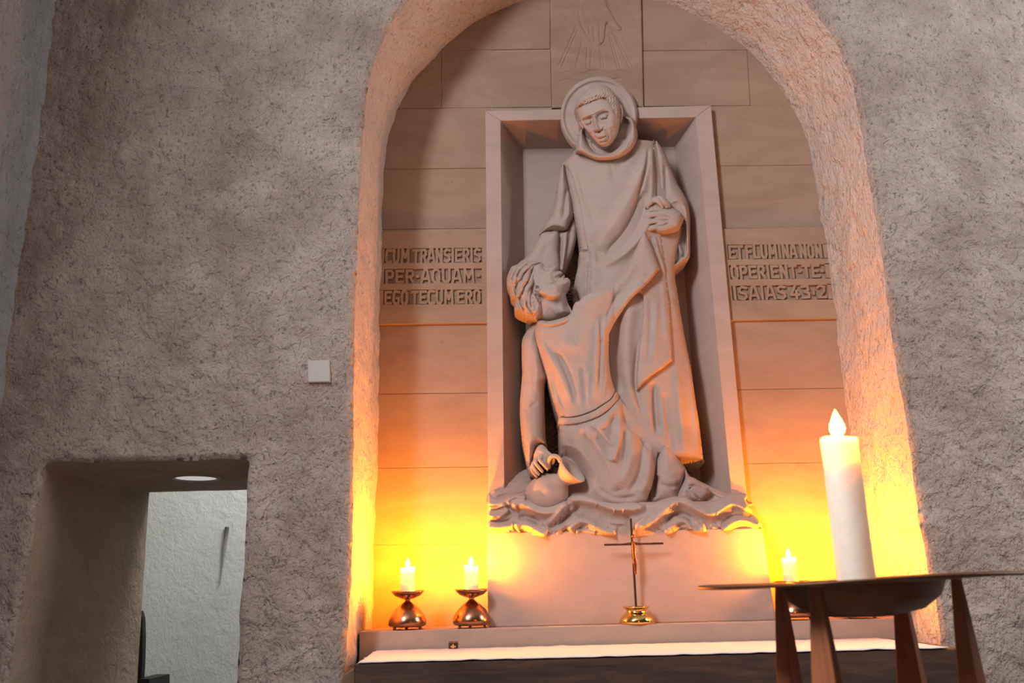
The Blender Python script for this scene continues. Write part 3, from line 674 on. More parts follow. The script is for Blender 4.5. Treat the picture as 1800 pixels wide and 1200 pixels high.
layer('ear', [[(1020, 213), (1018, 217), (1021, 223), (1026, 227), (1027, 221), (1024, 215)]], 3.845, .01, 2.5, [], (), .7, M_SC, robe, 3.93)
def headY(q):
    p = cr(HO, True, 5); d, _ = sdf(q, p); t = np.clip(d/30, 0, 1)
    return 3.850-.085*(1-(1-t)**2.2)**(1/2.2)
hair_caps = []
r_ = random.Random(4)
fr = cr([(1014, 190), (1022, 185), (1032, 182), (1041, 177), (1051, 174), (1061, 171), (1067, 179), (1073, 189), (1079, 197), (1083, 206)], False, 5)
for i in range(0, len(fr), 2):   # fringe locks ending on the hairline
    x, y = fr[i]; dx = (1052-x)*.28+r_.uniform(-1, 1); dy = -14
    hair_caps.append([(x, y, .006, 1.0), (x+dx*.35-1.4, y+dy*.35, .010, 1.9), (x+dx*.7+1, y+dy*.75, .011, 1.9), (x+dx, y+dy*1.1, .009, 1.4)])
def hair_h(q):   # chiselled locks
    r1 = np.sin(q[:, 0]*1.35+2.2*np.sin(q[:, 1]*.45)+q[:, 1]*.35); r2 = np.sin(q[:, 1]*.8+1.5*np.sin(q[:, 0]*.5))
    return .0022*r1+.0012*r2
HAIR = [(1012, 191), (1011, 184), (1016, 173), (1023, 164), (1032, 156), (1043, 150), (1056, 148), (1067, 151), (1075, 157), (1083, 167), (1089, 180), (1090, 186), (1087, 196), (1086, 207), (1082, 200), (1077, 190), (1070, 180), (1063, 172), (1052, 174), (1042, 178), (1032, 182), (1021, 186)]
class _C: pass
def cap_layer_height(caps): return caps
layer('hair', [HAIR], lambda q: headY(q)-.004, .006, 3, [('r', [(a[0], a[1]), (b[0], b[1]), (c_[0], c_[1])], 1.7, .009, 1.7, .1) for a, b, c_, d in hair_caps], (), .6, M_SC, robe, 3.95, hair_h, .0004)
# clasped hands
layer('hand', [[(1200, 384), (1197, 374), (1187, 367), (1175, 363), (1160, 362), (1150, 368), (1146, 380), (1148, 396), (1152, 408), (1166, 411), (1184, 406), (1196, 399)]], 3.90, .05, 14,
      [('r', [(1152, 377), (1168, 379), (1180, 383)], 1.3, -.006), ('r', [(1152, 387), (1168, 387), (1178, 387)], 1.3, -.006), ('r', [(1152, 398), (1166, 396), (1176, 392)], 1.3, -.006)],
      [[(1168, 371, .034, 5), (1152, 367, .036, 5), (1142, 369, .028, 4.6), (1137, 372, .018, 4.2)], [(1166, 380, .036, 4.8), (1152, 377, .040, 4.8), (1141, 380, .032, 4.6), (1136, 383, .02, 4.2)],
       [(1166, 389, .034, 4.8), (1152, 388, .040, 4.8), (1141, 391, .032, 4.6), (1136, 394, .02, 4.2)], [(1164, 398, .030, 5), (1151, 399, .036, 4.8), (1141, 402, .028, 4.4), (1136, 405, .016, 3.8)]], .9, M_SC, robe, 3.98)
# ---- kneeling figure
def kneelY(q):
    ys = [540, 600, 680, 740, 800, 880]
    c_ = np.interp(q[:, 1], ys, [1005, 1008, 1020, 1035, 1060, 1075]); hw = np.interp(q[:, 1], ys, [75, 72, 62, 62, 90, 105])
    t = np.clip(np.abs(q[:, 0]-c_)/hw, 0, 1)
    return 3.95-.13*np.sqrt(1-.97*t*t)
TO = [(945, 562), (945, 562), (956, 563), (967, 564), (987, 559), (999, 554), (1005, 546), (1008, 537), (1012, 531), (1018, 529), (1023, 523), (1033, 517), (1047, 511), (1060, 506), (1072, 500), (1086, 487), (1097, 475), (1108, 456), (1115, 442), (1125, 420), (1132, 405), (1132, 405), (1139, 418), (1146, 434), (1153, 453), (1159, 471), (1159, 471), (1143, 492), (1126, 509), (1110, 525), (1092, 552), (1072, 584), (1071, 600), (1070, 615), (1072, 650), (1077, 673), (1083, 687), (1083, 687), (1075, 702), (1057, 715), (1040, 725), (1017, 733), (1000, 735), (983, 735), (983, 735), (976, 717), (971, 700), (965, 678), (962, 662), (955, 640), (948, 618), (942, 598), (940, 580)]
TS = [('a', [(941, 590), (949, 618), (957, 642), (963, 660), (972, 692), (982, 725)], 3, .012, 1.5, .05), ('r', [(946, 592), (962, 622), (980, 650), (996, 685), (1008, 715)], 6, .013), ('r', [(978, 616), (992, 645), (1004, 680), (1012, 712)], 6, -.014),
      ('r', [(958, 650), (970, 685), (985, 722)], 4, .008), ('r', [(966, 640), (978, 680), (992, 722)], 3, -.008),
      ('a', [(1051, 560), (1049, 610), (1046, 660), (1042, 712)], 3.5, .014, 8), ('a', [(1065, 545), (1062, 600), (1061, 640), (1057, 690)], 3, .010, 3), ('r', [(1056, 560), (1055, 620), (1052, 690)], 2.6, -.012), ('r', [(1067, 600), (1067, 650), (1062, 695)], 2.4, .010),
      ('r', [(1020, 640), (1026, 680), (1030, 715)], 5, -.008), ('r', [(985, 600), (1005, 606), (1025, 600)], 14, .010), ('r', [(1035, 650), (1034, 690), (1032, 715)], 4, .006),
      ('r', [(1060, 600), (1075, 560), (1100, 525), (1130, 495)], 9, .022), ('a', [(1073, 583), (1092, 552), (1112, 524), (1140, 496), (1157, 473)], 4, .020, 5, .03), ('r', [(1070, 520), (1095, 495), (1120, 455)], 8, .010), ('r', [(1066, 560), (1078, 530), (1092, 510)], 3, -.008), ('r', [(1088, 540), (1104, 515), (1118, 503)], 3, -.007),
      ('r', [(947, 567), (965, 570), (985, 566), (999, 559)], 2.6, .016, 2.6, .03), ('r', [(948, 573), (967, 576), (988, 571), (1002, 563)], 1.6, -.006), ('r', [(990, 735), (1020, 731), (1045, 720), (1070, 703), (1082, 688)], 5, .014, 5, .05)]
def torsoY(q):
    y = kneelY(q); arm = np.clip((q[:, 0]-1040)/90, 0, 1)*np.clip((600-q[:, 1])/80, 0, 1)
    return y*(1-arm)+3.858*arm
kn = layer('kneeling_figure', [TO], torsoY, .035, 13, TS, (), 1.4, M_SC, re, 4.08)
kn['label'] = 'young kneeling figure leaning back with one arm raised'
AR = [(946, 564), (936, 571), (926, 582), (919, 594), (917, 606), (917, 625), (918, 650), (916, 680), (914, 705), (914, 730), (916, 755), (918, 775), (923, 800), (928, 822), (932, 837), (936, 830), (935, 816), (938, 800), (943, 786), (951, 780), (957, 783), (962, 789), (959, 768), (958, 735), (957, 700), (958, 675), (962, 664), (960, 640), (953, 610), (948, 585)]
layer('upper_arm', [AR], lambda q: 3.955-.02*np.clip((q[:, 1]-650)/150, 0, 1), .075, 19,
      [('a', [(934, 817), (937, 800), (943, 785), (951, 779), (958, 782)], 3.5, .012, 4, .05), ('r', [(922, 650), (927, 690), (920, 730)], 5, -.006), ('r', [(948, 610), (955, 640), (960, 660)], 3, -.012), ('r', [(946, 705), (930, 717), (920, 722)], 3, -.006), ('r', [(925, 725), (922, 760), (927, 795)], 4, .005), ('r', [(940, 600), (944, 640), (945, 690)], 6, .006)], (), 1.4, M_SC, kn, 4.10)
# belt
layer('belt', [[(983, 734), (1000, 734), (1017, 732), (1040, 724), (1057, 714), (1075, 701), (1083, 688), (1088, 697), (1082, 707), (1069, 720), (1052, 732), (1028, 742), (1005, 746), (984, 746)]], lambda q: kneelY(q)-.032, .010, 3, (), (), 1.1, M_SC, kn, 3.99)
SK = [(984, 744), (984, 744), (1005, 744), (1028, 740), (1052, 730), (1069, 718), (1082, 705), (1088, 696), (1098, 706), (1109, 718), (1125, 734), (1140, 747), (1155, 762), (1170, 777), (1164, 783), (1158, 797), (1154, 815), (1150, 839), (1146, 855), (1141, 868), (1134, 882), (1110, 892), (1060, 892), (1010, 890), (985, 880), (975, 860), (978, 835), (986, 812), (985, 790), (984, 765)]
KS = [('p', [(978, 800), (990, 792), (1012, 800), (1034, 830), (1036, 852), (1010, 862), (975, 860)], 20, -.055), ('a', [(1090, 703), (1092, 741), (1088, 776), (1079, 812)], 10, .024, 2.2, .05), ('a', [(1076, 722), (1067, 739), (1048, 752)], 3, .012, 5), ('a', [(1032, 744), (1047, 752), (1063, 769), (1081, 785)], 3.5, .012, 7), ('r', [(1080, 725), (1076, 750), (1078, 772)], 7, -.016), ('r', [(1060, 752), (1070, 766), (1078, 776)], 4, -.012),
      ('a', [(1015, 748), (1030, 760), (1047, 778), (1063, 805), (1077, 836), (1086, 862)], 8, .022, 14, .1), ('r', [(1045, 765), (1060, 785), (1074, 808)], 5, -.014), ('r', [(1098, 752), (1100, 785), (1094, 815)], 5, -.018), ('r', [(1110, 740), (1112, 780), (1106, 820), (1092, 850)], 8, .014),
      ('r', [(1130, 767), (1129, 792), (1127, 818), (1120, 842), (1105, 866)], 5, -.018), ('r', [(1142, 775), (1143, 810), (1138, 845), (1125, 868)], 6, .012), ('r', [(989, 760), (992, 785), (994, 800)], 2.5, .010), ('r', [(996, 765), (1004, 800), (1012, 830)], 5, -.008),
      ('r', [(1030, 840), (1060, 870), (1100, 880)], 8, .010), ('a', [(1169, 778), (1161, 786), (1156, 800), (1152, 820), (1149, 842), (1143, 864)], 5, .012, 3, .03), ('r', [(1005, 760), (1020, 790), (1030, 820), (1045, 850)], 10, .010), ('r', [(1050, 855), (1080, 875), (1120, 872)], 4, -.010)]
layer('skirt', [SK], lambda q: kneelY(q)-.008, .035, 14, KS, (), 1.4, M_SC, kn, 4.06)
layer('knee', [[(1169, 776), (1176, 783), (1185, 793), (1193, 805), (1200, 816), (1206, 826), (1204, 840), (1200, 853), (1195, 866), (1192, 885), (1160, 890), (1138, 885), (1143, 862), (1149, 838), (1153, 812), (1158, 795), (1163, 784)]], 3.93, .085, 26,
      [('r', [(1155, 835), (1150, 855), (1148, 875)], 5, -.03), ('r', [(1185, 840), (1188, 852), (1184, 862)], 5, .006), ('r', [(1160, 850), (1180, 856), (1196, 850)], 4, -.008), ('r', [(1190, 808), (1200, 830), (1196, 850)], 5, .008)], (), 1.3, M_SC, kn, 4.06)
layer('foot', [[(1205, 825), (1212, 836), (1222, 841), (1233, 848), (1241, 853), (1247, 861), (1247, 870), (1240, 879), (1228, 884), (1212, 884), (1195, 880), (1191, 870), (1197, 855), (1203, 842)]], 3.90, .055, 13,
      [('r', [(1212, 857), (1220, 866), (1229, 878)], 1.4, -.012, 1.4, .05), ('r', [(1208, 850), (1222, 848), (1235, 853)], 4, .012), ('r', [(1205, 862), (1214, 874), (1222, 884)], 2.2, -.006), ('r', [(1202, 850), (1196, 862), (1194, 872)], 3, -.010)],
      [[(1222, 858, .045, 5), (1236, 866, .04, 4.5), (1241, 873, .022, 3.6)], [(1216, 862, .045, 4.5), (1229, 871, .038, 4.0), (1233, 877, .022, 3.4)], [(1211, 864, .04, 4.2), (1221, 875, .032, 3.6), (1225, 880, .02, 3.0)], [(1228, 853, .04, 4.4), (1241, 858, .035, 4.2), (1245, 865, .02, 3.4)]], 1.0, M_SC, kn, 3.99)
# hand on the jug
# ---- kneeling head
FO = [(940, 459), (946, 460), (951, 461), (954, 463), (957, 467), (961, 468), (967, 467), (974, 466), (979, 468), (980, 471), (979, 475), (983, 476), (987, 477), (989, 480), (987, 483), (985, 486), (988, 485), (991, 483), (993, 485), (993, 488), (997, 488), (1001, 491), (1003, 496), (1001, 502), (997, 508), (994, 514), (995, 521), (997, 529), (1000, 536), (1004, 543), (1005, 552), (990, 562), (967, 568), (944, 566), (938, 550), (932, 530), (925, 505), (922, 485), (928, 466)]
fh = [('a', [(944, 514), (955, 518), (968, 521), (981, 519), (990, 513)], 9, .020, 26, .12), ('p', [(930, 540), (945, 518), (968, 524), (985, 521), (992, 515), (1010, 545), (1000, 570), (940, 570)], 8, -.030),
      ('r', [(951, 464), (955, 470), (959, 477)], 1.2, -.007, 1.2, .05), ('r', [(958, 478), (963, 476), (966, 477)], 1.0, -.007, 1, .05), ('r', [(960, 473), (965, 473)], 3, .008, 3, .01), ('r', [(953, 469), (958, 470), (957, 476)], 2.2, -.008), ('r', [(975, 474), (979, 477), (980, 473)], .9, -.007, .9, .03), ('r', [(983, 484), (979, 486), (976, 488)], 1.1, -.008, 1.1, .02),
      ('r', [(972, 480), (974, 487), (976, 494)], 2, -.004), ('r', [(960, 486), (968, 490), (972, 498)], 9, .008), ('r', [(950, 505), (965, 512), (985, 506)], 5, .006), ('r', [(985, 525), (988, 540), (992, 552)], 5, .010), ('r', [(955, 528), (970, 540), (985, 555)], 5, .010), ('r', [(940, 475), (938, 490)], 5, -.004),
      ('r', [(941, 500), (946, 502), (950, 506), (946, 511), (940, 509)], 1.5, .012, 1.5, .03), ('r', [(942, 505), (946, 507)], 1.5, -.010, 1.5, .01)]
layer('head', [FO], 3.895, .085, 26, fh, (), .75, M_SC, kn, 3.98, None, .0004, power=2.1)
HK = [(951, 460), (940, 459), (932, 458), (925, 457), (918, 459), (911, 464), (900, 468), (896, 474), (891, 488), (891, 500), (896, 510), (898, 522), (905, 530), (904, 543), (910, 550), (922, 555), (932, 559), (943, 563), (948, 556), (953, 545), (953, 532), (950, 522), (944, 514), (939, 508), (944, 498), (946, 490), (941, 482), (941, 472), (946, 465)]
locks = [[(945, 462), (934, 463), (926, 470), (916, 480), (912, 494)], [(940, 466), (930, 474), (926, 488), (918, 500), (914, 514)], [(944, 474), (936, 484), (934, 498), (926, 510), (924, 524)], [(930, 460), (918, 466), (908, 478), (904, 492), (898, 500)], [(918, 462), (906, 470), (899, 482), (895, 494)],
         [(945, 490), (938, 502), (930, 514), (928, 528), (930, 540)], [(912, 486), (904, 500), (904, 514), (910, 524)], [(916, 508), (910, 522), (913, 536), (920, 546)], [(935, 515), (942, 524), (946, 538), (942, 552)], [(924, 520), (922, 536), (930, 548), (938, 556)], [(944, 518), (950, 530), (950, 544), (945, 555)], [(905, 534), (912, 543), (922, 549), (934, 554)], [(896, 500), (902, 512), (903, 524)]]
layer('hair', [HK], 3.885, .10, 26, [('r', l, 2.6, .013, 2.6, .12) for l in locks]+[('r', [(x+4.5, y+2.0) for x, y in l], 1.5, -.011, 1.5, .12) for l in locks], (), .8, M_SC, kn, 3.99, lambda q: .0015*np.sin(q[:, 0]*1.1+3*np.sin(q[:, 1]*.25)), .0005)
# kneeling figure's raised hand curled over the monk's hand
layer('hand', [[(1137, 366), (1140, 356), (1148, 349), (1158, 346), (1167, 349), (1174, 356), (1177, 363), (1170, 370), (1155, 370), (1142, 370)]], 3.895, .03, 9, (),
      [[(1148, 352, .036, 4.6), (1156, 352, .046, 5), (1162, 359, .044, 4.4), (1164, 364, .036, 3.6)], [(1157, 348, .036, 4.4), (1164, 350, .046, 4.8), (1170, 357, .044, 4.4), (1172, 363, .034, 3.6)], [(1165, 350, .030, 4), (1171, 354, .038, 4), (1175, 360, .034, 3.4), (1176, 364, .028, 2.8)], [(1152, 350, .03, 5), (1144, 355, .038, 4.8), (1139, 361, .032, 4.2), (1139, 364, .028, 3.8)]], .9, M_SC, kn, 3.95)
# ---- jug (true solid of revolution) with handle
jg = empty_parent = re
jm = np.array(P3(1007, 825, 3.755)); ax = np.array([.72, -.47, .62]); ax = ax/np.linalg.norm(ax)
s_ = .00235
prof = [(3, -104), (22, -103), (32, -96), (37, -84), (38, -72), (36, -58), (30, -45), (20, -34), (15, -29), (15.5, -25), (20, -17), (26, -7), (29.5, 0), (28.0, .8), (24, -7), (17, -17), (11, -25), (8, -44), (1, -46)]
mb = MB(); mb.lathe([(r*s_, z*s_) for r, z in prof], jm, 56, ax)
jug = mb.build('jug', M_SC, re); jug['label'] = 'tilted round-bellied jug with flared mouth'
mb = MB(); mb.tube([P3(*p) for p in [(985, 812, 3.74), (982, 804, 3.73), (975, 800, 3.73), (968, 802, 3.735), (964, 810, 3.75), (964, 822, 3.78)]], [.008, .010, .0105, .0105, .010, .010], 12)
hob = mb.build('handle', M_SC, jug); 
m = hob.modifiers.new('s', 'SUBSURF'); m.levels = 1; m.render_levels = 2
layer('hand', [[(944, 786), (951, 781), (957, 784), (964, 792), (970, 799), (974, 806), (969, 812), (966, 821), (958, 822), (946, 812), (939, 812), (938, 800)]], 3.80, .05, 11,
      [('r', [(952, 790), (960, 800), (968, 806)], 4, .006)],
      [[(952, 800, .045, 4), (949, 808, .052, 3.4), (956, 816, .050, 3.3), (962, 823, .040, 3.0)], [(946, 804, .04, 4), (942, 813, .048, 3.2), (947, 821, .046, 3.2), (953, 828, .036, 2.8)], [(941, 808, .036, 3.6), (937, 818, .042, 3.0), (941, 826, .040, 3.0), (947, 833, .030, 2.6)],
       [(937, 814, .03, 3), (934, 823, .034, 2.8), (938, 831, .032, 2.8), (943, 837, .024, 2.4)], [(962, 796, .04, 4), (970, 802, .045, 3.4), (973, 808, .042, 3), (971, 814, .036, 2.6)]], .8, M_SC, kn, 3.90)
# ---- waves
W0 = [(858, 866), (866, 860), (876, 856), (887, 849), (900, 838), (915, 829), (930, 824), (960, 832), (1050, 850), (1180, 850), (1215, 838), (1225, 843), (1240, 850), (1262, 861), (1285, 868), (1300, 866), (1311, 868), (1313, 878), (1300, 890), (1000, 900), (900, 890), (858, 890)]
w0s = []
for pts_, a_ in [([(862, 866), (880, 858), (900, 857), (920, 851), (935, 850)], .02), ([(886, 850), (905, 848), (925, 842), (938, 840)], .015), ([(866, 874), (885, 866), (905, 865), (925, 860), (938, 860)], .018), ([(1250, 862), (1265, 872), (1285, 874), (1308, 878)], .02), ([(1240, 868), (1256, 866), (1275, 872), (1300, 880)], .012), ([(1262, 862), (1285, 864), (1312, 868)], .012)]:
    w0s.append(('a', pts_, 3, a_, 6, .1))
layer('waves', [W0], lambda q: np.interp(q[:, 1], [825, 850, 890], [4.10, 4.0, 3.86]), .012, 4, w0s, (), 1.3, M_SC, re, YR)
W1 = [(858, 872), (872, 877), (885, 875), (898, 870), (910, 867), (920, 867), (928, 872), (938, 880), (947, 886), (958, 889), (968, 888), (979, 885), (989, 880), (998, 874), (1007, 870), (1018, 868), (1030, 870), (1044, 874), (1058, 879), (1072, 882), (1086, 883), (1105, 882), (1125, 884), (1140, 886), (1152, 882), (1165, 877), (1182, 873), (1195, 872), (1206, 873), (1214, 878), (1227, 884), (1240, 884), (1255, 879), (1270, 873), (1285, 868), (1300, 867), (1310, 867), (1314, 872), (1311, 878), (1314, 884), (1318, 891), (1323, 898), (1322, 903), (1328, 908), (1334, 914), (1338, 921), (1341, 930), (1330, 932),
      (1300, 932), (1276, 933), (1250, 935), (1225, 936), (1200, 935), (1180, 938), (1165, 941), (1140, 943), (1120, 944), (1100, 942), (1079, 941), (1060, 941), (1040, 940), (1020, 941), (990, 946), (970, 947), (955, 944), (930, 942), (905, 940), (880, 939), (858, 938)]
def A_(l): return [(x/7.2+850, y/7.2+840) for x, y in l]
def B_(l): return [(x/6.923+1090, y/6.923+840) for x, y in l]
wst = [
 ('a', A_([(340, 385), (400, 345), (460, 325), (540, 350), (640, 405), (740, 438), (830, 442), (900, 415), (970, 350), (1040, 290)]), 9, .052, 13, .08),
 ('a', A_([(1060, 290), (1150, 272), (1280, 275), (1420, 312), (1560, 365), (1700, 398)])+B_([(60, 378), (180, 372), (310, 342)]), 11, .058, 13, .06),
 ('a', B_([(120, 640), (260, 590), (400, 520), (520, 425), (600, 340), (700, 290), (790, 298), (860, 342), (960, 392), (1080, 432), (1180, 415), (1280, 350), (1360, 312), (1450, 330), (1600, 400)]), 11, .060, 13, .05),
 ('a', A_([(60, 320), (160, 325), (280, 300), (380, 245), (460, 238), (540, 255)]), 3.5, .026, 7, .04), ('a', A_([(60, 372), (160, 372), (250, 350), (340, 330)]), 3, .02, 5, .05),
 ('a', A_([(60, 470), (150, 485), (230, 470), (320, 395)]), 5, .03, 7, .04),
 ('a', A_([(60, 612), (180, 625), (280, 615), (380, 600)]), 6, .042, 8, .04), ('a', A_([(400, 640), (450, 600), (520, 595), (600, 620), (700, 680), (800, 722)]), 6, .045, 10, .05),
 ('a', A_([(1080, 670), (1150, 590), (1230, 552), (1310, 565), (1400, 610), (1520, 665), (1680, 710)]), 7, .045, 9, .05), ('a', A_([(1170, 680), (1260, 668), (1340, 676), (1420, 698)]), 2.5, .016, 4, .05),
 ('a', A_([(1550, 545), (1640, 570), (1760, 575)])+B_([(80, 545)]), 4, .016, 4, .45),
 ('a', B_([(560, 690), (640, 590), (720, 532), (800, 542), (860, 600), (950, 642), (1050, 620)]), 5, .042, 9, .05), ('a', B_([(1240, 640), (1350, 560), (1450, 515), (1560, 522), (1700, 575)]), 7, .045, 9, .04), ('a', B_([(640, 640), (720, 600), (800, 600), (860, 630)]), 2.4, .016, 5, .05),
 ('r', A_([(1090, 290), (1010, 380), (920, 480), (850, 550), (780, 600)]), 5, .032), ('r', A_([(1180, 300), (1180, 400), (1060, 500), (940, 590)]), 4, -.02), ('r', A_([(720, 600), (800, 650), (870, 700)]), 3, .015), ('r', A_([(1190, 460), (1100, 540), (1000, 620), (900, 690)]), 6, .03), ('r', A_([(380, 560), (420, 590), (430, 640)]), 4, .018),
 ('r', B_([(420, 350), (360, 440), (260, 520), (180, 600)]), 5, .02), ('r', B_([(390, 420), (320, 490), (220, 560)]), 1.6, -.008), ('r', B_([(860, 500), (920, 550), (1000, 600), (1040, 620)]), 4, .022), ('r', B_([(1090, 600), (1160, 590), (1220, 600)]), 4, .014),
 ('r', B_([(540, 560), (620, 470), (720, 440), (820, 470), (900, 560)]), 5, -.020), ('r', A_([(440, 500), (540, 500), (640, 530), (720, 590)]), 5, -.02), ('r', A_([(1200, 490), (1300, 500), (1420, 560), (1560, 640)]), 5, -.014), ('r', B_([(1230, 590), (1320, 500), (1420, 470), (1560, 480), (1660, 520)]), 4, -.018),
 ('r', A_([(60, 530), (160, 560), (300, 550), (360, 500)]), 3, -.02),
]
for k in range(26):   # foam nicks
    x = random.uniform(862, 1330); y = random.uniform(926, 936); wst.append(('r', [(x, y), (x+random.uniform(2, 7), y+random.uniform(-4, 4))], 1.4, random.choice([-.006, .006]), 1.4, .01))
for x, y in A_([(1430, 320), (1655, 400), (1770, 405), (1020, 390), (1410, 580), (980, 500), (930, 540), (880, 570)])+B_([(620, 325), (690, 295), (1180, 420), (40, 390), (640, 400), (1220, 560)]):
    wst.append(('r', [(x+1, y-2), (x-1, y+6)], 1.2, .008, 1.2, .01))
layer('waves', [W1], lambda q: np.interp(q[:, 1], [866, 885, 915, 940], [3.83, 3.80, 3.78, 3.765]), .012, 3, wst, (), 1.1, M_SC, re, 3.99, None, .0012)
mb = MB(); mb.pbox([(866, 938), (1332, 930), (1312, 880), (866, 885)], 3.80, 4.1); mb.build('waves', M_SC, re, False)
# broken underside of the robe hem
def hem(q): return .006*lump(q, 1.2, 9)
layer('robe_underside', [[(1193, 808), (1236, 808), (1235, 817), (1224, 825), (1214, 830), (1206, 824)]], lambda q: np.interp(q[:, 1], [808, 830], [3.99, 4.14]), .0, 3, (), (), .9, M_RG, robe, YR, hem)

# ------------------------------------------------------------------ ledge, altar, cloth
YLf = 3.63
zl = (P3(632, 1111, YLf)[2]+P3(1607, 1084, YLf)[2]+P3(1118, 1098, YLf)[2])/3
l_b = (P3(632, 1151, YLf)[2]+P3(1607, 1129, YLf)[2])/2
xl0 = P3(632, 1111, YLf)[0]; xl1 = P3(1608, 1084, YLf)[0]
mb = MB(); mb.box(xl0, xl1, YLf, YB-.004, l_b-.03, zl)
o = mb.build('stone_ledge', M_LE, None, False, ((xl0+xl1)/2, 3.8, l_b-.03)); bevel(o, .003); tag(o, 'long pale stone ledge across the niche carrying the candlesticks and cross', 'ledge')
YAf = 3.02
za = (P3(630, 1168, YAf)[2]+P3(1665, 1137, YAf)[2])/2
xa0 = P3(624, 1168, YAf)[0]; xa1 = P3(1705, 1145, YAf)[0]
al = empty('altar', ((xa0+xa1)/2, 3.3, 0), 'dark walnut altar table below the niche', 'altar')
mb = MB(); mb.box(xa0, xa1, YAf, YLf-.001, za-.16, za-.002); bevel(mb.build('altar_top', M_AL, al, False), .004)
mb = MB(); mb.box(xa0+.25, xa1-.25, YAf+.12, YW-.03, 0, za-.16); bevel(mb.build('altar_base', M_AL, al, False), .004)
mb = MB(); q = pt([592, 606, 622, 622], [1200, 1186, 1176, 1215], YAf+.05); mb.pbox([(588, 1230), (624, 1230), (624, 1172), (604, 1186)], YAf+.06, YAf+.3); bevel(mb.build('altar_end', M_ALS, al, False), .004)
# cloth
nx, ny = 160, 12
cfl, cfr = P3(630, 1168, YAf), P3(1667, 1137, YAf); Vb = []
for top in (1, 0):
    for j_ in range(ny+1):
        for i in range(nx+1):
            u, v = i/nx, j_/ny
            y = YAf-.004+(YLf-.004-YAf)*v
            x = (cfl[0]+.0)*(1-u)+(cfr[0])*u
            if u in (0, 1): x += (1 if u == 0 else -1)*.0+.012*mnoise.noise(Vector((v*14, u*5, 3)))
            x += -.035*(1-u)*v if u < .5 else .0
            z = za+.0015+.0025*abs(mnoise.noise(Vector((x*9, y*5, 0))))+.003*max(0, mnoise.noise(Vector((x*16, 5+j_//ny, 2))))*(1 if j_ in (0, ny) else .3)+(.0018 if top else -.0006)
            y += .004*mnoise.noise(Vector((x*8, v*3, 7)))*(1 if v in (0,) else .5)
            Vb.append((x, y, z))
n1 = (nx+1)*(ny+1); Fb = []
for j_ in range(ny):
    for i in range(nx):
        a = j_*(nx+1)+i; Fb += [(a, a+1, a+nx+2, a+nx+1), (n1+a, n1+a+nx+1, n1+a+nx+2, n1+a+1)]
for i in range(nx): Fb += [(i, n1+i, n1+i+1, i+1), (ny*(nx+1)+i, ny*(nx+1)+i+1, n1+ny*(nx+1)+i+1, n1+ny*(nx+1)+i)]
for j_ in range(ny):
    a = j_*(nx+1); b = a+nx; Fb += [(a, a+nx+1, n1+a+nx+1, n1+a), (b, n1+b, n1+b+nx+1, b+nx+1)]
tag(mesh('altar_cloth', Vb, Fb, M_CL, None, True, (0.3, 3.3, za)), 'narrow white linen cloth lying flat on the dark altar top', 'cloth')
# little brass clasp box on the cloth by the ledge
cb = np.array(P3(797, 1145, 3.575)); cb[2] = za+.006
ck = empty('brass_clasp', tuple(cb), 'tiny dark brass hinged clasp on the cloth under the left candles', 'clasp')
mb = MB(); mb.box(cb[0]-.018, cb[0]+.018, cb[1]-.008, cb[1]+.014, cb[2], cb[2]+.022); bevel(mb.build('case', M_DK, ck, False), .002)
mb = MB(); mb.box(cb[0]-.010, cb[0]+.010, cb[1]-.011, cb[1]-.007, cb[2]+.004, cb[2]+.010); mb.box(cb[0]-.003, cb[0]+.003, cb[1]-.013, cb[1]-.007, cb[2]+.001, cb[2]+.016); mb.build('catch', M_BR, ck, False)
mb = MB(); mb.tube([(cb[0]-.018, cb[1]-.004, cb[2]+.0225), (cb[0]+.018, cb[1]-.004, cb[2]+.0225)], .004, 10); mb.build('lid', M_CO, ck)

# ------------------------------------------------------------------ candlesticks
def flame_bm(mb, c, h, r):
    pr = [(.02, 0), (.55, .08), (.85, .2), (1, .34), (.9, .48), (.66, .64), (.4, .79), (.18, .92), (.01, 1)]
    mb.lathe([(a*r, b*h) for a, b in pr], c, 16)
def candle(base, r, h, label, group, mat_fl, fh=.034, fr=.009, lump_side=1, lean=0):
    e = empty('candle', base, label, 'candle', group)
    x, y, z = base
    mb = MB()
    pr = [(.001, 0), (r*.98, 0), (r, .004), (r*1.0, h*.5), (r, h-.006), (r*.985, h-.001), (r*.93, h+.001), (r*.8, h-.004), (r*.6, h-.010), (r*.3, h-.013), (.001, h-.014)]
    mb.lathe(pr, base, 48)
    # uneven melted rim
    for i, v in enumerate(mb.v):
        rr = math.hypot(v[0]-x, v[1]-y)
        if v[2] > z+h-.007 and rr > r*.7:
            a = math.atan2(v[1]-y, v[0]-x); dz = .0035*math.cos(a)*lump_side+.002*math.sin(2*a+1)
            mb.v[i] = (v[0], v[1], v[2]+dz)
    mb.build('wax_body', M_WAX, e)
    mb = MB(); mb.tube([(x, y, z+h-.014), (x, y, z+h-.004), (x+.001, y, z+h+.004)], .0013, 8); mb.build('wick', M_WICK, e)
    mb = MB(); flame_bm(mb, (x, y, z+h+.001), fh, fr); mb.build('flame', mat_fl, e)
    return e
K = .00229
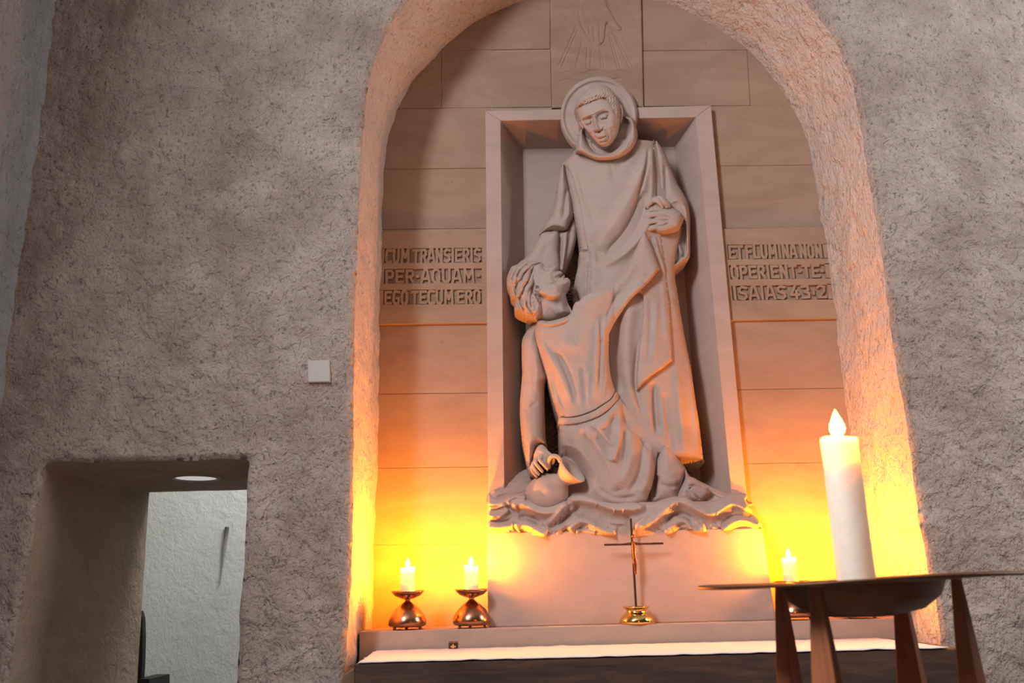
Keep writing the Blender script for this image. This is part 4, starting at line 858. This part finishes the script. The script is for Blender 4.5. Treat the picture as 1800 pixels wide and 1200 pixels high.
def candlestick(pxc, Yc, label, group):
    b = P3(pxc, 1106, Yc); x, y = b[0], b[1]; z = zl
    e = empty('candlestick', (x, y, z), label, 'candlestick', group)
    prof = [(.5, 6), (10, 5), (24, 4.5), (31, 6), (33.5, 9), (33.5, 14), (31, 22), (25, 31), (17, 39), (9, 45), (5, 48), (4.6, 50), (6, 52)]
    mb = MB(); mb.lathe([(r*K, h*K) for r, h in prof], (x, y, z), 48); mb.build('base', M_CU, e)
    prof = [(5, 51), (14, 53.5), (22, 57), (28, 62), (29.5, 65), (28.6, 65.6), (24, 62), (16, 60), (1, 59.5)]
    mb = MB(); mb.lathe([(r*K, h*K) for r, h in prof], (x, y, z), 48)
    mb.v = [(v[0], v[1], v[2]+(.0022*math.sin(2*math.atan2(v[1]-y, v[0]-x)+.6) if math.hypot(v[0]-x, v[1]-y) > 26*K else 0)) for v in mb.v]
    mb.build('drip_pan', M_CU, e)
    for a in (-.4, 1.75, 3.8):
        mb = MB(); fx, fy = x+26*K*math.cos(a), y+26*K*math.sin(a); mb.ball((fx, fy, z+3.2*K), 3.2*K, 14, 8); mb.tube([(fx, fy, z+3*K), (fx, fy, z+7*K)], .004, 8); mb.build('foot', M_CU, e)
    return (x, y, z+60*K)
for i, (pxc, lab, lab2) in enumerate([(716, 'copper candlestick nearest the left wall of the niche, bell-shaped base', 'short white lit candle nearest the left wall of the niche'), (829.5, 'copper candlestick just left of the carved plinth', 'short white lit candle just left of the carved plinth'),
                                  (1400, 'copper candlestick right of the plinth, behind the stand legs', 'short white lit candle right of the plinth above the bronze plate rim'), (1512, 'copper candlestick hidden behind the bronze bowl of the stand', 'short white lit candle hidden behind the tall foreground candle')]):
    b = candlestick(pxc, 3.70, lab, 'copper candlesticks on the ledge')
    candle(b, 12.8*K, 46*K, lab2, 'short candles on the ledge', M_FL, .036, .0095, (1, -.4, .6, 1)[i])

# ------------------------------------------------------------------ altar cross
cbz = zl; cp = P3(1120, 1098, 3.69); x, y = cp[0], cp[1]
cs = empty('standing_crucifix', (x, y, cbz), 'slender dark crucifix on a round brass foot at the middle of the ledge', 'crucifix')
prof = [(.5, 0), (30, 0), (31, 3), (30.5, 8), (26, 14), (20, 18.5), (17.5, 21), (18, 24), (22, 27), (24, 29), (23, 30), (16, 29), (4, 28.5), (.5, 28)]
mb = MB(); mb.lathe([(r*K, h*K) for r, h in prof], (x, y, cbz), 56); mb.build('foot', M_BR, cs)
zt_ = P3(1112, 911, 3.69)[2]; zc_ = P3(1114, 956, 3.69)[2]
mb = MB(); hw = .0045
mb.box(x-hw, x+hw, y-.004, y+.004, cbz+26*K, zt_); bevel(mb.build('upright', M_DK, cs, False), .001)
mb = MB(); xa, xb = P3(1062, 957, 3.69)[0], P3(1166, 955, 3.69)[0]; mb.box(xa, xb, y-.0035, y+.0035, zc_-.004, zc_+.004); bevel(mb.build('crossbar', M_DK, cs, False), .001)
mb = MB(); yf = y-.012
def cpx(px, py, dy=0): p = P3(px, py, yf); return (x+(px-1112-(py-910)*.049)*K, yf+dy, p[2])
mb.tube([cpx(1115, 952), cpx(1116, 962), cpx(1116.5, 975), cpx(1117, 982)], [.006, .0085, .0065, .007], 12)
mb.tube([cpx(1115, 954), cpx(1104, 955), cpx(1092, 956), cpx(1082, 955.5)], [.0052, .0035, .003, .0025], 10)
mb.tube([cpx(1115, 954), cpx(1126, 955), cpx(1138, 955.5), cpx(1147, 954.5)], [.0052, .0035, .003, .0025], 10)
mb.tube([cpx(1115.5, 981), cpx(1116, 990, -.004), cpx(1118, 1000), cpx(1119, 1009)], [.006, .0045, .0032, .003], 10)
mb.tube([cpx(1118, 981), cpx(1119.5, 990, -.004), cpx(1119.5, 1000), cpx(1119.5, 1009)], [.006, .0045, .0032, .003], 10)
mb.ball(cpx(1115, 942), .0075, 14, 10, (1, 1, 1.25)); mb.tube([cpx(1115, 946), cpx(1115, 953)], .0035, 8)
cf = mb.build('corpus', M_CO, cs); m = cf.modifiers.new('r', 'REMESH'); m.mode = 'VOXEL'; m.voxel_size = .0014; m = cf.modifiers.new('s', 'SMOOTH'); m.iterations = 3

# ------------------------------------------------------------------ foreground stand with bowl and tall candle
YS = 1.80
pc = P3(1512, 1019, YS); sx, sy, sz = pc
st = empty('candle_stand', (sx, sy, 0), 'dark bronze bowl and wide rim plate on four tapered wooden legs in the foreground', 'stand')
RP = .316; RB = .148; kk = 1.13e-3
prof = [(RP, -.003), (RP+.002, .0), (RP, .0025), (.25, .001), (RB+.01, 0), (RB, -.004), (.135, -.030), (.105, -.052), (.06, -.064), (.001, -.067)]
pr2 = [(.001, -.070), (.06, -.068), (.11, -.057), (.142, -.034), (RB+.006, -.007), (.25, -.003), (RP, -.003)]
mb = MB(); mb.lathe(prof, (sx, sy, sz), 96); mb.lathe(pr2, (sx, sy, sz), 96)
tl_ = .008
mb.v = [(v[0], v[1], v[2]+tl_*(v[0]-sx)/.33+.002*math.sin(3*math.atan2(v[1]-sy, v[0]-sx))*(math.hypot(v[0]-sx, v[1]-sy) > .3)) for v in mb.v]
mb.build('bowl_plate', M_PLATE, st)
th0 = math.radians(-24); RL = .183
for k, (lu, lv) in enumerate([(-.143, -.165), (.143, .165), (-.123, .13), (.127, -.13)]):
    a = math.atan2(lv, lu); lx, ly = sx+lu, sy+lv
    top = sz-.004+tl_*(lx-sx)/.33; sec = [(top, .010), (top-.10, .018), (top-.22, .026), (top-.4, .032), (top-.7, .036), (.05, .020), (0, .018)]
    mb = MB(); rot = a
    for zz, hw in sec:
        for sxx, syy in ((-1, -1), (1, -1), (1, 1), (-1, 1)):
            dx, dy = sxx*hw, syy*hw*.7
            mb.v.append((lx+dx*math.sin(rot)+dy*math.cos(rot), ly-dx*math.cos(rot)+dy*math.sin(rot), zz))
    for i in range(len(sec)-1):
        for j_ in range(4): mb.f.append((i*4+j_, i*4+(j_+1) % 4, i*4+4+(j_+1) % 4, i*4+4+j_))
    mb.f += [(0, 1, 2, 3), tuple(reversed(range(len(sec)*4-4, len(sec)*4)))]
    bevel(mb.build('leg', M_WD, st, False), .003)
for k in range(2):
    a = (math.atan2(.165, .143), math.atan2(-.13, .123))[k]; mb = MB(); d = .17
    mb.tube([(sx-d*math.cos(a), sy-d*math.sin(a), .42+.03*k), (sx+d*math.cos(a), sy+d*math.sin(a), .42+.03*k)], .014, 12); mb.build('stretcher', M_WD, st)
# tall candle
cx0 = P3(1505, 1015, YS)[0]
zt2 = P3(1476, 771, YS)[2]; zb2 = sz-.066
candle((cx0, sy, zb2), .0365, zt2-zb2, 'tall thick lit white candle in the foreground bowl', None, M_FLB, .060, .0155, -.2)
